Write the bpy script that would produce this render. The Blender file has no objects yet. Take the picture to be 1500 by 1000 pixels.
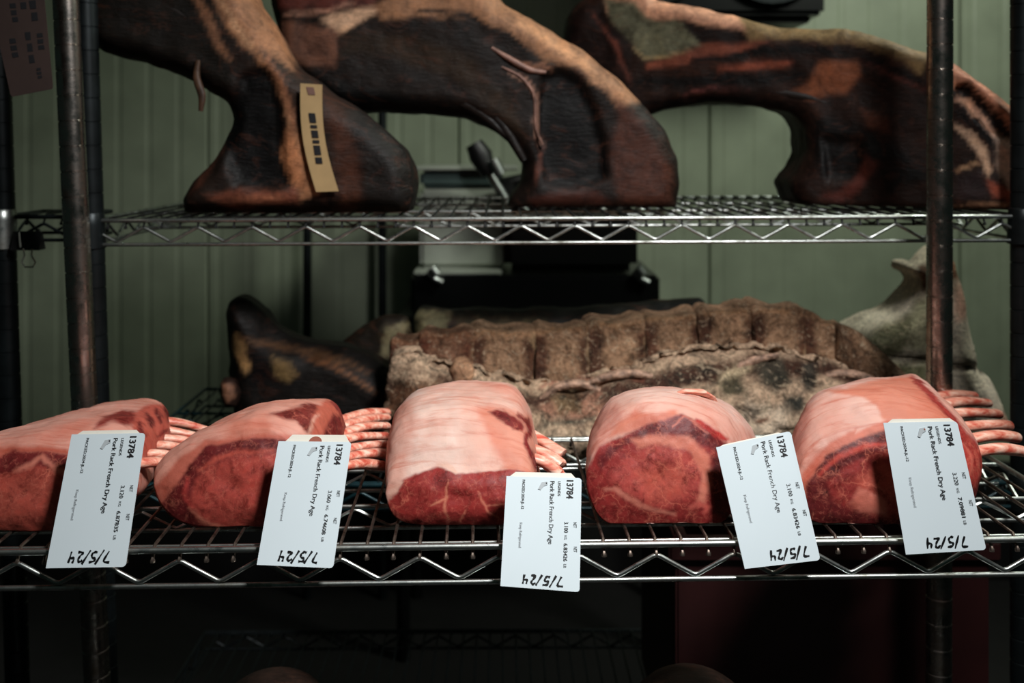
import bpy, bmesh, math, random
import numpy as np
from mathutils import Vector, Matrix

random.seed(7)
SC = bpy.context.scene
COL = SC.collection
HZ, FP = 215.0, 1500.0            # horizon row and focal length of the photograph (1500 px wide)
CAMZ = 1.30                       # camera height above the floor, metres
def P(px, py, d):                 # a point seen at (px, py) at distance d
    return Vector(((px - 750) / FP * d, d, CAMZ - (py - HZ) / FP * d))
def lin(c, a=1.0):
    r = []
    for v in c[:3]:
        v = v / 255.0
        r.append(v / 12.92 if v <= .04045 else ((v + .055) / 1.055) ** 2.4)
    return tuple(r) + (a,)

# ------------------------------------------------------------------ camera, world, lights, exposure
cam = bpy.data.cameras.new('camera'); camo = bpy.data.objects.new('camera', cam); COL.objects.link(camo)
camo.location = (0, 0, CAMZ); camo.rotation_euler = (math.pi / 2, 0, 0)
cam.sensor_width = 36; cam.lens = 36; cam.shift_y = -285 / 1500.0
cam.clip_start = .05; cam.clip_end = 30
cam.dof.use_dof = True; cam.dof.focus_distance = 1.02; cam.dof.aperture_fstop = 4.8
SC.camera = camo
W = bpy.data.worlds.new('world'); SC.world = W; W.use_nodes = True
W.node_tree.nodes['Background'].inputs[0].default_value = lin((120, 150, 140))
W.node_tree.nodes['Background'].inputs[1].default_value = .035
SC.view_settings.view_transform = 'Standard'; SC.view_settings.look = 'None'
SC.view_settings.exposure = 0.0; SC.view_settings.gamma = 1.0
SC.view_settings.use_curve_mapping = False
def area(name, loc, target, size, power, col, size_y=None, spread=180):
    l = bpy.data.lights.new(name, 'AREA'); l.energy = power; l.color = col
    l.shape = 'RECTANGLE'; l.size = size; l.size_y = size_y or size
    l.spread = math.radians(spread)
    o = bpy.data.objects.new(name, l); COL.objects.link(o); o.location = loc
    o.rotation_euler = (Vector(target) - Vector(loc)).to_track_quat('-Z', 'Y').to_euler()
    return o
area('ceiling_lamp_front', (.55, .22, CAMZ + 1.05), (-.02, 1.10, CAMZ - .38), .24, 9.4, (1, .985, .965), .26, 84)
area('ceiling_lamp_rack', (.15, 1.62, CAMZ + 1.15), (.1, 1.72, CAMZ), .5, 1.0, (1, .94, .86), .12)
area('ceiling_lamp_back', (1.15, 1.75, CAMZ + 1.15), (.2, 3.1, CAMZ + .0), .35, 18, (.95, 1, .87), .35)

# ------------------------------------------------------------------ noise
_rs = np.random.RandomState(11)
_perm = _rs.permutation(4096); _val = _rs.rand(4096)
def vnoise(p):
    i = np.floor(p).astype(int); f = p - i; u = f * f * (3 - 2 * f)
    def h(a, b, c):
        return _val[_perm[(_perm[(_perm[a & 4095] + b) & 4095] + c) & 4095]]
    r = 0
    for dx in (0, 1):
        for dy in (0, 1):
            for dz in (0, 1):
                w = (u[:, 0] if dx else 1 - u[:, 0]) * (u[:, 1] if dy else 1 - u[:, 1]) * (u[:, 2] if dz else 1 - u[:, 2])
                r = r + w * h(i[:, 0] + dx, i[:, 1] + dy, i[:, 2] + dz)
    return r
def fbm(p, scale, octv=3, seed=0.0):
    p = p * scale + seed + 100.0
    r = 0; a = .5; t = 0
    for _ in range(octv):
        r = r + a * vnoise(p); t += a; a *= .5; p = p * 2.03 + 7.1
    return r / t
def sstep(a, b, x):
    t = np.clip((x - a) / (b - a), 0, 1); return t * t * (3 - 2 * t)

# ------------------------------------------------------------------ materials
def newmat(name):
    m = bpy.data.materials.new(name); m.use_nodes = True
    nt = m.node_tree; b = nt.nodes['Principled BSDF']
    return m, nt, b
def nd(nt, t, **kw):
    n = nt.nodes.new(t)
    for k, v in kw.items():
        if k.startswith('i_'): n.inputs[k[2:].replace('_', ' ')].default_value = v
        else: setattr(n, k, v)
    return n
def mixc(nt, a, b, f, mode='MIX'):
    n = nt.nodes.new('ShaderNodeMix'); n.data_type = 'RGBA'; n.blend_type = mode
    for s, v in ((n.inputs[6], a), (n.inputs[7], b), (n.inputs[0], f)):
        if hasattr(v, 'is_linked') or hasattr(v, 'links'): nt.links.new(v, s)
        else: s.default_value = v
    return n.outputs[2]
def ramp(nt, src, stops):
    r = nt.nodes.new('ShaderNodeValToRGB'); e = r.color_ramp.elements
    while len(e) < len(stops): e.new(.5)
    for el, (p, c) in zip(e, stops):
        el.position = p; el.color = c if len(c) == 4 else tuple(c) + (1,)
    nt.links.new(src, r.inputs[0]); return r.outputs[0]
def bump(nt, b, src, strength, dist, normal=None):
    n = nt.nodes.new('ShaderNodeBump'); n.inputs['Strength'].default_value = strength
    n.inputs['Distance'].default_value = dist; nt.links.new(src, n.inputs['Height'])
    if normal is not None: nt.links.new(normal, n.inputs['Normal'])
    nt.links.new(n.outputs[0], b.inputs['Normal']); return n.outputs[0]
def simple(name, c, rough=.5, metal=0.0, nscale=0, namt=.15, bmp=0, bdist=.001):
    m, nt, b = newmat(name)
    b.inputs['Roughness'].default_value = rough; b.inputs['Metallic'].default_value = metal
    if nscale:
        tc = nd(nt, 'ShaderNodeTexCoord'); n = nd(nt, 'ShaderNodeTexNoise', i_Scale=nscale, i_Detail=4.0)
        nt.links.new(tc.outputs['Object'], n.inputs['Vector'])
        dk = tuple(v * (1 - 2 * namt) for v in lin(c)[:3]) + (1,); lt = tuple(min(1, v * (1 + 1.2 * namt)) for v in lin(c)[:3]) + (1,)
        o = ramp(nt, n.outputs[0], [(.3, dk), (.7, lt)])
        nt.links.new(o, b.inputs['Base Color'])
        if bmp: bump(nt, b, n.outputs[0], bmp, bdist)
    else:
        b.inputs['Base Color'].default_value = lin(c)
    return m

def steel(name, c, rough, grime):
    m, nt, b = newmat(name); b.inputs['Metallic'].default_value = 1
    tc = nd(nt, 'ShaderNodeTexCoord')
    n = nd(nt, 'ShaderNodeTexNoise', i_Scale=45.0, i_Detail=5.0, i_Roughness=.65); nt.links.new(tc.outputs['Object'], n.inputs['Vector'])
    o = ramp(nt, n.outputs[0], [(.32, lin(grime)), (.62, lin(c))]); nt.links.new(o, b.inputs['Base Color'])
    r = ramp(nt, n.outputs[0], [(.3, (rough + .25,) * 3), (.7, (rough,) * 3)]); nt.links.new(r, b.inputs['Roughness'])
    n2 = nd(nt, 'ShaderNodeTexNoise', i_Scale=300.0, i_Detail=2.0); nt.links.new(tc.outputs['Object'], n2.inputs['Vector'])
    bump(nt, b, n2.outputs[0], .12, .0005)
    return m
M_CHROME = steel('zinc_plated_wire', (205, 212, 210), .24, (120, 120, 112))
M_WIRE = steel('greasy_deck_wire', (150, 138, 128), .34, (70, 55, 48))
M_POST = steel('chrome_post', (185, 180, 174), .16, (120, 106, 98))
M_DARKSTEEL = simple('dark_post', (30, 36, 38), .4, .6, 40, .2)
M_STAIN = simple('light_machine_steel', (176, 182, 170), .4, .15, 8, .1)
M_DECKD = simple('dark_deck_wire', (20, 22, 22), .6, .2)
M_BLACK = simple('black_plastic', (20, 20, 21), .45, 0, 60, .2)
M_BLACKMETAL = simple('black_enamel', (16, 17, 18), .3, .3)
M_BLUE = simple('blue_green_epoxy', (20, 50, 56), .35, .3, 50, .2)

def meat_mat(name, kind, amt=.9):
    """Colour from the painted albedo attribute 'Col', muscle mask 'Mus'; noise adds grain, marbling, fibres."""
    m, nt, b = newmat(name)
    at = nd(nt, 'ShaderNodeAttribute', attribute_name='Col'); am = nd(nt, 'ShaderNodeAttribute', attribute_name='Mus')
    tc = nd(nt, 'ShaderNodeTexCoord')
    col = at.outputs['Color']
    def noise(scale, det=4.0, dist=0.0, vec=None, rough=.6):
        n = nd(nt, 'ShaderNodeTexNoise', i_Scale=scale, i_Detail=det, i_Distortion=dist, i_Roughness=rough)
        nt.links.new(vec if vec is not None else tc.outputs['Object'], n.inputs['Vector']); return n.outputs[0]
    if kind == 'pork':
        mp = nd(nt, 'ShaderNodeMapping'); nt.links.new(tc.outputs['Object'], mp.inputs[0])
        mp.inputs['Scale'].default_value = (.5, 4.2, .8); mp.inputs['Rotation'].default_value = (.25, 0, .35)
        st = noise(34, 5, .5, mp.outputs[0])                       # streaks along the fat cap
        streak = ramp(nt, st, [(.32, lin((232, 190, 178))), (.5, (1, 1, 1)), (.66, (1.06, 1.08, 1.08))])
        fat = mixc(nt, col, streak, .75, 'MULTIPLY')
        bl = noise(11, 3, .5); blr = ramp(nt, bl, [(.36, lin((246, 214, 204))), (.62, (1, 1, 1))])
        fat = mixc(nt, fat, blr, .8, 'MULTIPLY')
        # muscle: fine fibres, mottling and marbling threads
        vo = nd(nt, 'ShaderNodeTexVoronoi', feature='DISTANCE_TO_EDGE', i_Scale=34.0)
        dn = nd(nt, 'ShaderNodeTexNoise', i_Scale=26.0, i_Detail=4.0, i_Roughness=.65); nt.links.new(tc.outputs['Object'], dn.inputs['Vector'])
        va = nd(nt, 'ShaderNodeVectorMath', operation='MULTIPLY_ADD'); nt.links.new(dn.outputs['Color'], va.inputs[0])
        va.inputs[1].default_value = (.055, .055, .055); nt.links.new(tc.outputs['Object'], va.inputs[2]); nt.links.new(va.outputs[0], vo.inputs['Vector'])
        vein = ramp(nt, vo.outputs['Distance'], [(0.0, (1, 1, 1)), (.035, (.25,) * 3), (.09, (0, 0, 0))])
        br = noise(22, 3); brk = ramp(nt, br, [(.46, (0, 0, 0)), (.62, (1, 1, 1))])
        vm = mixc(nt, vein, brk, 1.0, 'MULTIPLY')
        mt = noise(70, 5, .4, None, .7); mtr = ramp(nt, mt, [(.3, lin((150, 96, 96))), (.5, (1, 1, 1)), (.72, (1.3, 1.16, 1.12))])
        mus = mixc(nt, col, mtr, .9, 'MULTIPLY')
        mus = mixc(nt, mus, lin((222, 128, 104)), mixc(nt, (0, 0, 0, 1), vm, .38), 'MIX')
        fn = noise(150, 6, 1.2, None, .75); spk = ramp(nt, fn, [(.52, (0, 0, 0)), (.66, (1, 1, 1))])
        mus = mixc(nt, mus, lin((205, 118, 98)), mixc(nt, (0, 0, 0, 1), spk, .28), 'MIX')
        out = mixc(nt, fat, mus, am.outputs['Fac'])
        nt.links.new(out, b.inputs['Base Color'])
        rr = ramp(nt, am.outputs['Fac'], [(0, (.55,) * 3), (1, (.50,) * 3)]); nt.links.new(rr, b.inputs['Roughness'])
        h = mixc(nt, noise(240, 4, .4), st, .4)
        bump(nt, b, h, .45, .0012)
        b.inputs['Specular IOR Level'].default_value = .24
        b.inputs['Subsurface Weight'].default_value = .10
        b.inputs['Subsurface Radius'].default_value = (.006, .002, .0012); b.inputs['Subsurface Scale'].default_value = 1
    elif kind == 'aged':
        n1 = noise(26, 6, .8, None, .68); r1 = ramp(nt, n1, [(.3, (.35, .33, .32)), (.5, (.95,) * 3), (.72, (1.35, 1.25, 1.12))])
        c = mixc(nt, col, r1, .85, 'MULTIPLY')
        n2 = noise(110, 4, .3); r2 = ramp(nt, n2, [(.35, (.55,) * 3), (.6, (1, 1, 1))]); c = mixc(nt, c, r2, .6, 'MULTIPLY')
        ms = nd(nt, 'ShaderNodeMapping'); nt.links.new(tc.outputs['Object'], ms.inputs[0]); ms.inputs['Scale'].default_value = (.5, .8, 1.0); ms.inputs['Rotation'].default_value = (0, .45, 0)
        n5 = noise(30, 7, 2.0, ms.outputs[0], .72); r5_ = ramp(nt, n5, [(.53, (0, 0, 0)), (.64, (1, 1, 1))])
        c = mixc(nt, c, lin((104, 62, 46)), mixc(nt, (0, 0, 0, 1), r5_, .22))
        r6_ = ramp(nt, n5, [(.30, (.25, .25, .25)), (.42, (1, 1, 1))]); c = mixc(nt, c, r6_, .5, 'MULTIPLY')
        nt.links.new(c, b.inputs['Base Color']); b.inputs['Roughness'].default_value = .55; b.inputs['Specular IOR Level'].default_value = .25
        mp = nd(nt, 'ShaderNodeMapping'); nt.links.new(tc.outputs['Object'], mp.inputs[0]); mp.inputs['Scale'].default_value = (.5, 1, 2.2); mp.inputs['Rotation'].default_value = (0, .5, 0)
        bump(nt, b, mixc(nt, n1, noise(90, 4, 1.2, mp.outputs[0]), .5), .6, .005)
    elif kind == 'crust':                                          # mouldy, fatty dry-aged crust
        n1 = noise(24, 8, 1.4, None, .75); r1 = ramp(nt, n1, [(.34, lin((76, 60, 50))), (.45, (.62, .56, .5)), (.52, (1.0, .96, .9)), (.64, (1.35, 1.3, 1.22))])
        c = mixc(nt, col, r1, amt, 'MULTIPLY')
        n2 = noise(17, 7, 1.4, None, .75); r2 = ramp(nt, n2, [(.54, (0, 0, 0)), (.60, (1, 1, 1))])
        c = mixc(nt, c, lin((44, 46, 38)), mixc(nt, (0, 0, 0, 1), mixc(nt, r2, am.outputs['Color'], 1.0, 'MULTIPLY'), .8))
        n4 = noise(58, 6, 2.2, None, .7); r4_ = ramp(nt, n4, [(.55, (0, 0, 0)), (.63, (1, 1, 1))])
        c = mixc(nt, c, lin((232, 208, 176)), mixc(nt, (0, 0, 0, 1), r4_, .5))
        n3 = noise(190, 4); r3 = ramp(nt, n3, [(.36, (.5,) * 3), (.58, (1.08,) * 3)]); c = mixc(nt, c, r3, .7, 'MULTIPLY')
        nt.links.new(c, b.inputs['Base Color']); b.inputs['Roughness'].default_value = .62; b.inputs['Specular IOR Level'].default_value = .3
        bump(nt, b, mixc(nt, n1, n3, .35), 1.0, .012)
    elif kind == 'bone':
        mp = nd(nt, 'ShaderNodeMapping'); nt.links.new(tc.outputs['Object'], mp.inputs[0]); mp.inputs['Scale'].default_value = (.16, 1.6, 2.6)
        st = noise(60, 4, .3, mp.outputs[0]); r = ramp(nt, st, [(.36, lin((196, 84, 66))), (.5, lin((226, 150, 128))), (.68, lin((244, 205, 186)))])
        nt.links.new(r, b.inputs['Base Color']); b.inputs['Roughness'].default_value = .4
        bump(nt, b, st, .5, .001)
        b.inputs['Subsurface Weight'].default_value = .1; b.inputs['Subsurface Radius'].default_value = (.004, .0015, .001); b.inputs['Subsurface Scale'].default_value = 1
    return m
M_PORK = meat_mat('fresh_pork', 'pork'); M_AGED = meat_mat('dark_aged_beef', 'aged')
M_CRUST = meat_mat('mouldy_crust', 'crust'); M_BONE = meat_mat('frenched_bone', 'bone'); M_PALE = meat_mat('pale_fat_crust', 'crust', .5)

# ------------------------------------------------------------------ object helpers
def link(o, parent=None):
    COL.objects.link(o)
    if parent is not None: o.parent = parent
    return o
def tag(o, label, cat, group=None, kind=None):
    if label: o['label'] = label
    if cat: o['category'] = cat
    if group: o['group'] = group
    if kind: o['kind'] = kind
    return o
def thing(name, label, cat, loc=(0, 0, 0), group=None):
    o = bpy.data.objects.new(name, None); o.empty_display_size = .05; o.location = loc; COL.objects.link(o)
    return tag(o, label, cat, group)
def mobj(name, verts, faces, mat, parent=None, smooth=False, label=None):
    me = bpy.data.meshes.new(name); me.from_pydata([tuple(v) for v in verts], [], [tuple(f) for f in faces]); me.update()
    me.materials.append(mat)
    if smooth: me.polygons.foreach_set('use_smooth', [True] * len(me.polygons))
    o = bpy.data.objects.new(name, me); link(o, parent)
    if parent is not None and parent.type == 'EMPTY' and parent.location.length > 0:
        o.location = -parent.location if False else (0, 0, 0)
    if label: o['label'] = label
    return o
class MB:
    def __init__(s): s.v = []; s.f = []
    def tube(s, pts, r, n=8, cap=True, flat=1.0, radii=None):
        pts = [Vector(p) for p in pts]; k = len(pts); base = len(s.v)
        t0 = (pts[1] - pts[0]).normalized(); up = Vector((0, 0, 1)) if abs(t0.z) < .9 else Vector((0, 1, 0))
        for i, p in enumerate(pts):
            t = ((pts[min(i + 1, k - 1)] - pts[max(i - 1, 0)])).normalized()
            a = t.cross(up)
            if a.length < 1e-6: a = Vector((1, 0, 0))
            a.normalize(); b = a.cross(t).normalized(); up = b
            rr = radii[i] if radii else r
            for j in range(n):
                w = 2 * math.pi * j / n
                s.v.append(p + a * (math.cos(w) * rr) + b * (math.sin(w) * rr * flat))
        for i in range(k - 1):
            for j in range(n):
                q = base + i * n; jj = (j + 1) % n
                s.f.append((q + j, q + jj, q + n + jj, q + n + j))
        if cap:
            s.f.append([base + j for j in range(n)][::-1]); s.f.append([base + (k - 1) * n + j for j in range(n)])
        return s
    def lathe(s, prof, c=(0, 0, 0), n=20, dirv=None):
        base = len(s.v); c = Vector(c)
        for r, z in prof:
            for j in range(n):
                w = 2 * math.pi * j / n; off = Vector((0, 0, z)) if dirv is None else Vector(dirv) * z
                s.v.append(c + off + Vector((math.cos(w) * r, math.sin(w) * r, 0)))
        for i in range(len(prof) - 1):
            for j in range(n):
                q = base + i * n; jj = (j + 1) % n
                s.f.append((q + j, q + jj, q + n + jj, q + n + j))
        s.f.append([base + j for j in range(n)][::-1]); s.f.append([base + (len(prof) - 1) * n + j for j in range(n)])
        return s
    def box(s, a, b, bev=0.0):
        bm = bmesh.new(); bmesh.ops.create_cube(bm, size=1)
        a, b = Vector(a), Vector(b); c = (a + b) / 2; d = b - a
        for v in bm.verts: v.co = Vector((v.co.x * abs(d.x), v.co.y * abs(d.y), v.co.z * abs(d.z))) + c
        if bev: bmesh.ops.bevel(bm, geom=bm.edges[:], offset=bev, segments=2, affect='EDGES')
        base = len(s.v); bm.verts.index_update()
        s.v += [v.co.copy() for v in bm.verts]; s.f += [[base + v.index for v in f.verts] for f in bm.faces]; bm.free(); return s
    def xf(s, m): s.v = [m @ Vector(v) for v in s.v]; return s
    def build(s, name, mat, parent=None, smooth=True, label=None):
        o = mobj(name, s.v, s.f, mat, parent, smooth, label)
        if smooth:
            try: o.data.set_sharp_from_angle(angle=math.radians(50))
            except Exception: pass
        return o

# ------------------------------------------------------------------ setting
WALL_D = 3.10
def struct(o): o['kind'] = 'structure'; return o
def ribbed_wall():
    m = simple('cool_room_panel', (150, 160, 138), .42, 0, 7, .08)
    base = MB().box((-2.6, WALL_D + .03, 0), (2.6, WALL_D + .1, 2.9)).build('wall_back', m, smooth=False); struct(base)
    w = .76; x = -2.44; first = None
    # one panel: flat steel face with shallow ribs and a tongue joint at its right edge
    prof = [(0, .005), (.004, 0)]
    k = 8; s = (w - .03) / k
    for i in range(k):
        a = .012 + i * s
        prof += [(a + s * .10, 0), (a + s * .16, .0016), (a + s * .30, .0016), (a + s * .36, 0)]
    prof += [(w - .008, 0), (w - .004, .005)]
    V = []; F = []
    for (px_, dy) in prof: V += [(px_, dy, .35), (px_, dy, 2.88)]
    for i in range(len(prof) - 1): F.append((2 * i, 2 * i + 2, 2 * i + 3, 2 * i + 1))
    nf = len(V)
    V += [(0, .03, .35), (0, .03, 2.88), (w - .004, .03, .35), (w - .004, .03, 2.88)]
    F += [(nf, 0, 1, nf + 1), (2 * len(prof) - 2, nf + 2, nf + 3, 2 * len(prof) - 1)]
    for i in range(6):
        if first is None:
            first = mobj('wall_panel', V, F, m, base); first.location = (x, WALL_D, 0)
        else:
            c = first.copy(); COL.objects.link(c); c.parent = base; c.location = (x + i * w, WALL_D, 0)
    dk = simple('unlit_wall_black', (15, 14, 14), .6, 0, 6, .2)
    struct(MB().box((-2.6, WALL_D - .03, .0), (2.6, WALL_D + .028, .35)).build('shade_strip_1', dk, smooth=False))  # added near-black strip; shade of the unlit lower wall is in its colour
ribbed_wall()
struct(MB().box((-2.6, -.9, -.06), (2.6, WALL_D + .1, 0)).build('floor', simple('dark_rubber_floor', (12, 11, 11), .7, 0, 20, .2), smooth=False))

# ------------------------------------------------------------------ wire shelving
PITCH = .0254
def post(parent, x, y, z0, z1, mat, lean=0.0, xref=None, r=.0167, name='post'):
    """grooved tube; lean = dx per metre of height, x is taken at camera height"""
    prof = [(r, 0)]
    z = .0127; STEP = r * 2; L = z1 - z0
    while z < L - .01:
        prof += [(r, z - .0012), (r - .0011, z - .0005), (r - .0011, z + .0005), (r, z + .0012)]; z += STEP
    prof.append((r, L))
    o = MB().lathe(prof, (0, 0, 0), 24).build(name, mat, parent)
    o.location = (x + lean * (z0 - CAMZ), y, z0); o.rotation_euler = (0, math.atan(lean), 0)
    return o
def zigzag(x0, x1, zlo, zhi, y, pitch, phase, along='x'):
    pts = []; k = math.floor((x0 - phase) / pitch) - 1
    raw = []
    while True:
        a = phase + k * pitch; raw += [(a, zhi), (a + pitch / 2, zlo)]; k += 1
        if a > x1: break
    for (a, za), (b, zb) in zip(raw[:-1], raw[1:]):
        for t in (.09, .5, .91):
            u = a + (b - a) * t
            if x0 <= u <= x1: pts.append((u, za + (zb - za) * t))
        if False: pass
        if x0 <= b <= x1: pts.append((b, zb - (zb - za) * .045))
    return [Vector((u, y, z)) if along == 'x' else Vector((y, u, z)) for u, z in pts]
def shelf(rack, x0, x1, y0, y1, z, phase, rot, piv, wire_mat=M_WIRE, rail_mat=M_CHROME, tilt=0.0, cross=(.12, .24), sides=True):
    """z = top of the deck wires.  rot (about the vertical through piv) turns the whole shelf."""
    R = Matrix.Translation(piv) @ Matrix.Rotation(tilt, 4, 'Y') @ Matrix.Rotation(rot, 4, 'Z') @ Matrix.Translation(-piv)
    zr = z - .0045
    def add(mb, name, mat=rail_mat): return mb.xf(R).build(name, mat, rack)
    for yy, sgn in ((y0, 1), (y1, -1)):
        add(MB().tube([(x0, yy, zr), (x1, yy, zr)], .0032, 12), 'top_rail')
        add(MB().tube([(x0, yy + sgn * .009, zr + .0005), (x1, yy + sgn * .009, zr + .0005)], .0016, 8), 'inner_rail')
        add(MB().tube([(x0, yy, z - .0385), (x1, yy, z - .0385)], .0026, 12), 'bottom_rail')
        add(MB().tube(zigzag(x0 + .01, x1 - .01, z - .0350, z - .0140, yy, 3 * PITCH, phase, 'x'), .0023, 8), 'truss_wire')
    if sides:
        for xx in (x0, x1):
            add(MB().tube([(xx, y0, zr), (xx, y1, zr)], .0032, 8), 'side_rail')
            add(MB().tube([(xx, y0, z - .0385), (xx, y1, z - .0385)], .0026, 8), 'side_rail')
            add(MB().tube(zigzag(y0 + .01, y1 - .01, z - .0350, z - .0140, xx, 3 * PITCH, y0, 'y'), .0023, 6), 'side_truss')
    for c in cross:
        add(MB().tube([(x0, y0 + c, z - .0065), (x1, y0 + c, z - .0065)], .0024, 8), 'cross_rod')
        add(MB().tube([(x0, y0 + c, z - .030), (x1, y0 + c, z - .030)], .0024, 8), 'cross_rod')
        add(MB().tube(zigzag(x0 + .01, x1 - .01, z - .028, z - .009, y0 + c, 3 * PITCH, phase, 'x'), .0018, 5), 'cross_truss')
    r = .0017
    mb = MB().tube([(0, y0, z - .0165), (0, y0 + .0001, z - .0160), (0, y0 + .0002, z - .0135), (0, y0 + .0003, z - .0125), (0, y0 + .0045, z - .006), (0, y0 + .0085, z - r), (0, y0 + .03, z - r), (0, (y0 + y1) / 2, z - r), (0, y1 - .03, z - r), (0, y1 - .0085, z - r), (0, y1 - .0045, z - .006), (0, y1, z - .0135)], r, 6, True, 1, [.0014, .0026, .0026] + [r] * 10)
    first = mb.build('deck_wire', wire_mat, rack)
    n0 = math.ceil((x0 + .012 - phase) / PITCH); n1 = math.floor((x1 - .012 - phase) / PITCH)
    Rw = R
    for i, k in enumerate(range(n0, n1 + 1)):
        o = first if i == 0 else first.copy()
        if i: COL.objects.link(o); o.parent = rack
        o.matrix_local = Rw @ Matrix.Translation((phase + k * PITCH, 0, 0))
    # little nub below the rail at each wire end
    return R
def collar(rack, R, x, y, z, mat=M_CHROME):
    p = R @ Vector((x, y, z))
    return MB().lathe([(.0168, -.045), (.0215, -.043), (.0200, -.010), (.0190, .006), (.0170, .008)], p, 20).build('collar', mat, rack)

ZF = CAMZ - .3800        # top of the front shelf deck
ZU = CAMZ - .0975        # upper rear shelf
ZL = CAMZ - .474         # lower rear shelf
front = thing('wire_shelving_rack', 'chrome wire rack in front, holding the five fresh pork racks', 'shelving rack')
pivF = Vector((0, .987, ZF)); ROTF = math.radians(1.9)
RF = shelf(front, -.60, .60, .987, 1.345, ZF, -.0125, ROTF, pivF)
for sx in (-.60, .60):
    p = RF @ Vector((sx, .992, ZF)); post(front, p.x, p.y, .02, 2.2, M_POST); collar(front, RF, sx, .992, ZF)
post(front, (1378 - 750) / 1500 * 1.365, 1.368, .02, 2.2, M_POST, .002)
post(front, (106.5 - 750) / 1500 * 1.362, 1.362, .02, 2.2, M_POST, -.046)
RF3 = shelf(front, -.60, .60, .987, 1.345, ZF - .43, -.0125, ROTF, Vector((0, .987, ZF - .43)), cross=(.18,))

rear = thing('wire_shelving_rack', 'dark wire rack behind, holding the aged beef rib sections and loin', 'shelving rack')
ROTU = math.radians(.6); YU0, YU1 = 1.452, 2.03; XU0, XU1 = -.600, .730
pivU = Vector((0, YU0, ZU))
RU = shelf(rear, XU0, XU1, YU0, YU1, ZU, .013, ROTU, pivU, M_DECKD, tilt=math.radians(-.22), cross=(.2, .4))
RL = shelf(rear, XU0, XU1, YU0, YU1, ZL, .013, ROTU, Vector((0, YU0, ZL)), M_DARKSTEEL, M_BLUE, cross=(.2, .4))
RB = shelf(rear, XU0, XU1, YU0, YU1, ZL - .48, .013, ROTU, Vector((0, YU0, ZL - .48)), M_DARKSTEEL, M_DARKSTEEL, cross=(.3,))
for sx in (XU0, XU1):
    for yy in (YU0 + .004,):
        p = RU @ Vector((sx, yy, ZU)); post(rear, p.x + (.002 if sx < 0 else .0), p.y, .02, 2.25, M_DARKSTEEL, -.03 if sx < 0 else 0)
        for RR, zz in ((RU, ZU), (RL, ZL)): 
            c = collar(rear, RR, sx, yy, zz, M_DARKSTEEL)
            if sx < 0: c.location.x = -.03 * (zz - CAMZ)
# narrow neighbouring bay on the left with its own post
bay = thing('wire_shelving_rack', 'end bay of another wire rack at the far left, binder clip on its rail', 'shelving rack')
BD = 1.50; bx0, bx1 = P(3, 0, BD).x, P(112, 0, BD).x; BZ = CAMZ - (313 - HZ) / 1500 * BD
shelf(bay, bx0, bx1, BD, BD + .13, BZ, 0, 0, Vector((0, BD, 1)), M_DARKSTEEL, M_DARKSTEEL, cross=(), sides=True)
post(bay, bx0 - .001, BD, .02, 2.25, M_DARKSTEEL, -.030)
MB().lathe([(.0168, -.052), (.0225, -.050), (.0205, -.008), (.0195, .006), (.0170, .008)], (bx0, BD, BZ), 20).build('collar', M_CHROME, bay, label='bright metal collar')
post(bay, bx1 + .006, BD + .004, .02, 1.35, M_DARKSTEEL, -.030)

# ------------------------------------------------------------------ painting of albedo patches on real surfaces
def project(V):
    d = np.maximum(V[:, 1], .05)
    return np.stack([750 + FP * V[:, 0] / d, HZ + FP * (CAMZ - V[:, 2]) / d], 1)
def polydist(pts, poly):
    """signed distance (positive inside) of 2D pts to polygon"""
    q = np.asarray(poly, float); n = len(q); best = np.full(len(pts), 1e9); ins = np.zeros(len(pts), bool)
    for i in range(n):
        a, b = q[i], q[(i + 1) % n]; ab = b - a
        t = np.clip(((pts - a) @ ab) / max(ab @ ab, 1e-9), 0, 1)
        dd = np.hypot(*(pts - a - t[:, None] * ab).T); best = np.minimum(best, dd)
        if a[1] != b[1]:
            c = ((a[1] > pts[:, 1]) != (b[1] > pts[:, 1]))
            xi = (b[0] - a[0]) * (pts[:, 1] - a[1]) / (b[1] - a[1]) + a[0]
            ins ^= c & (pts[:, 0] < xi)
    return np.where(ins, best, -best)
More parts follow.
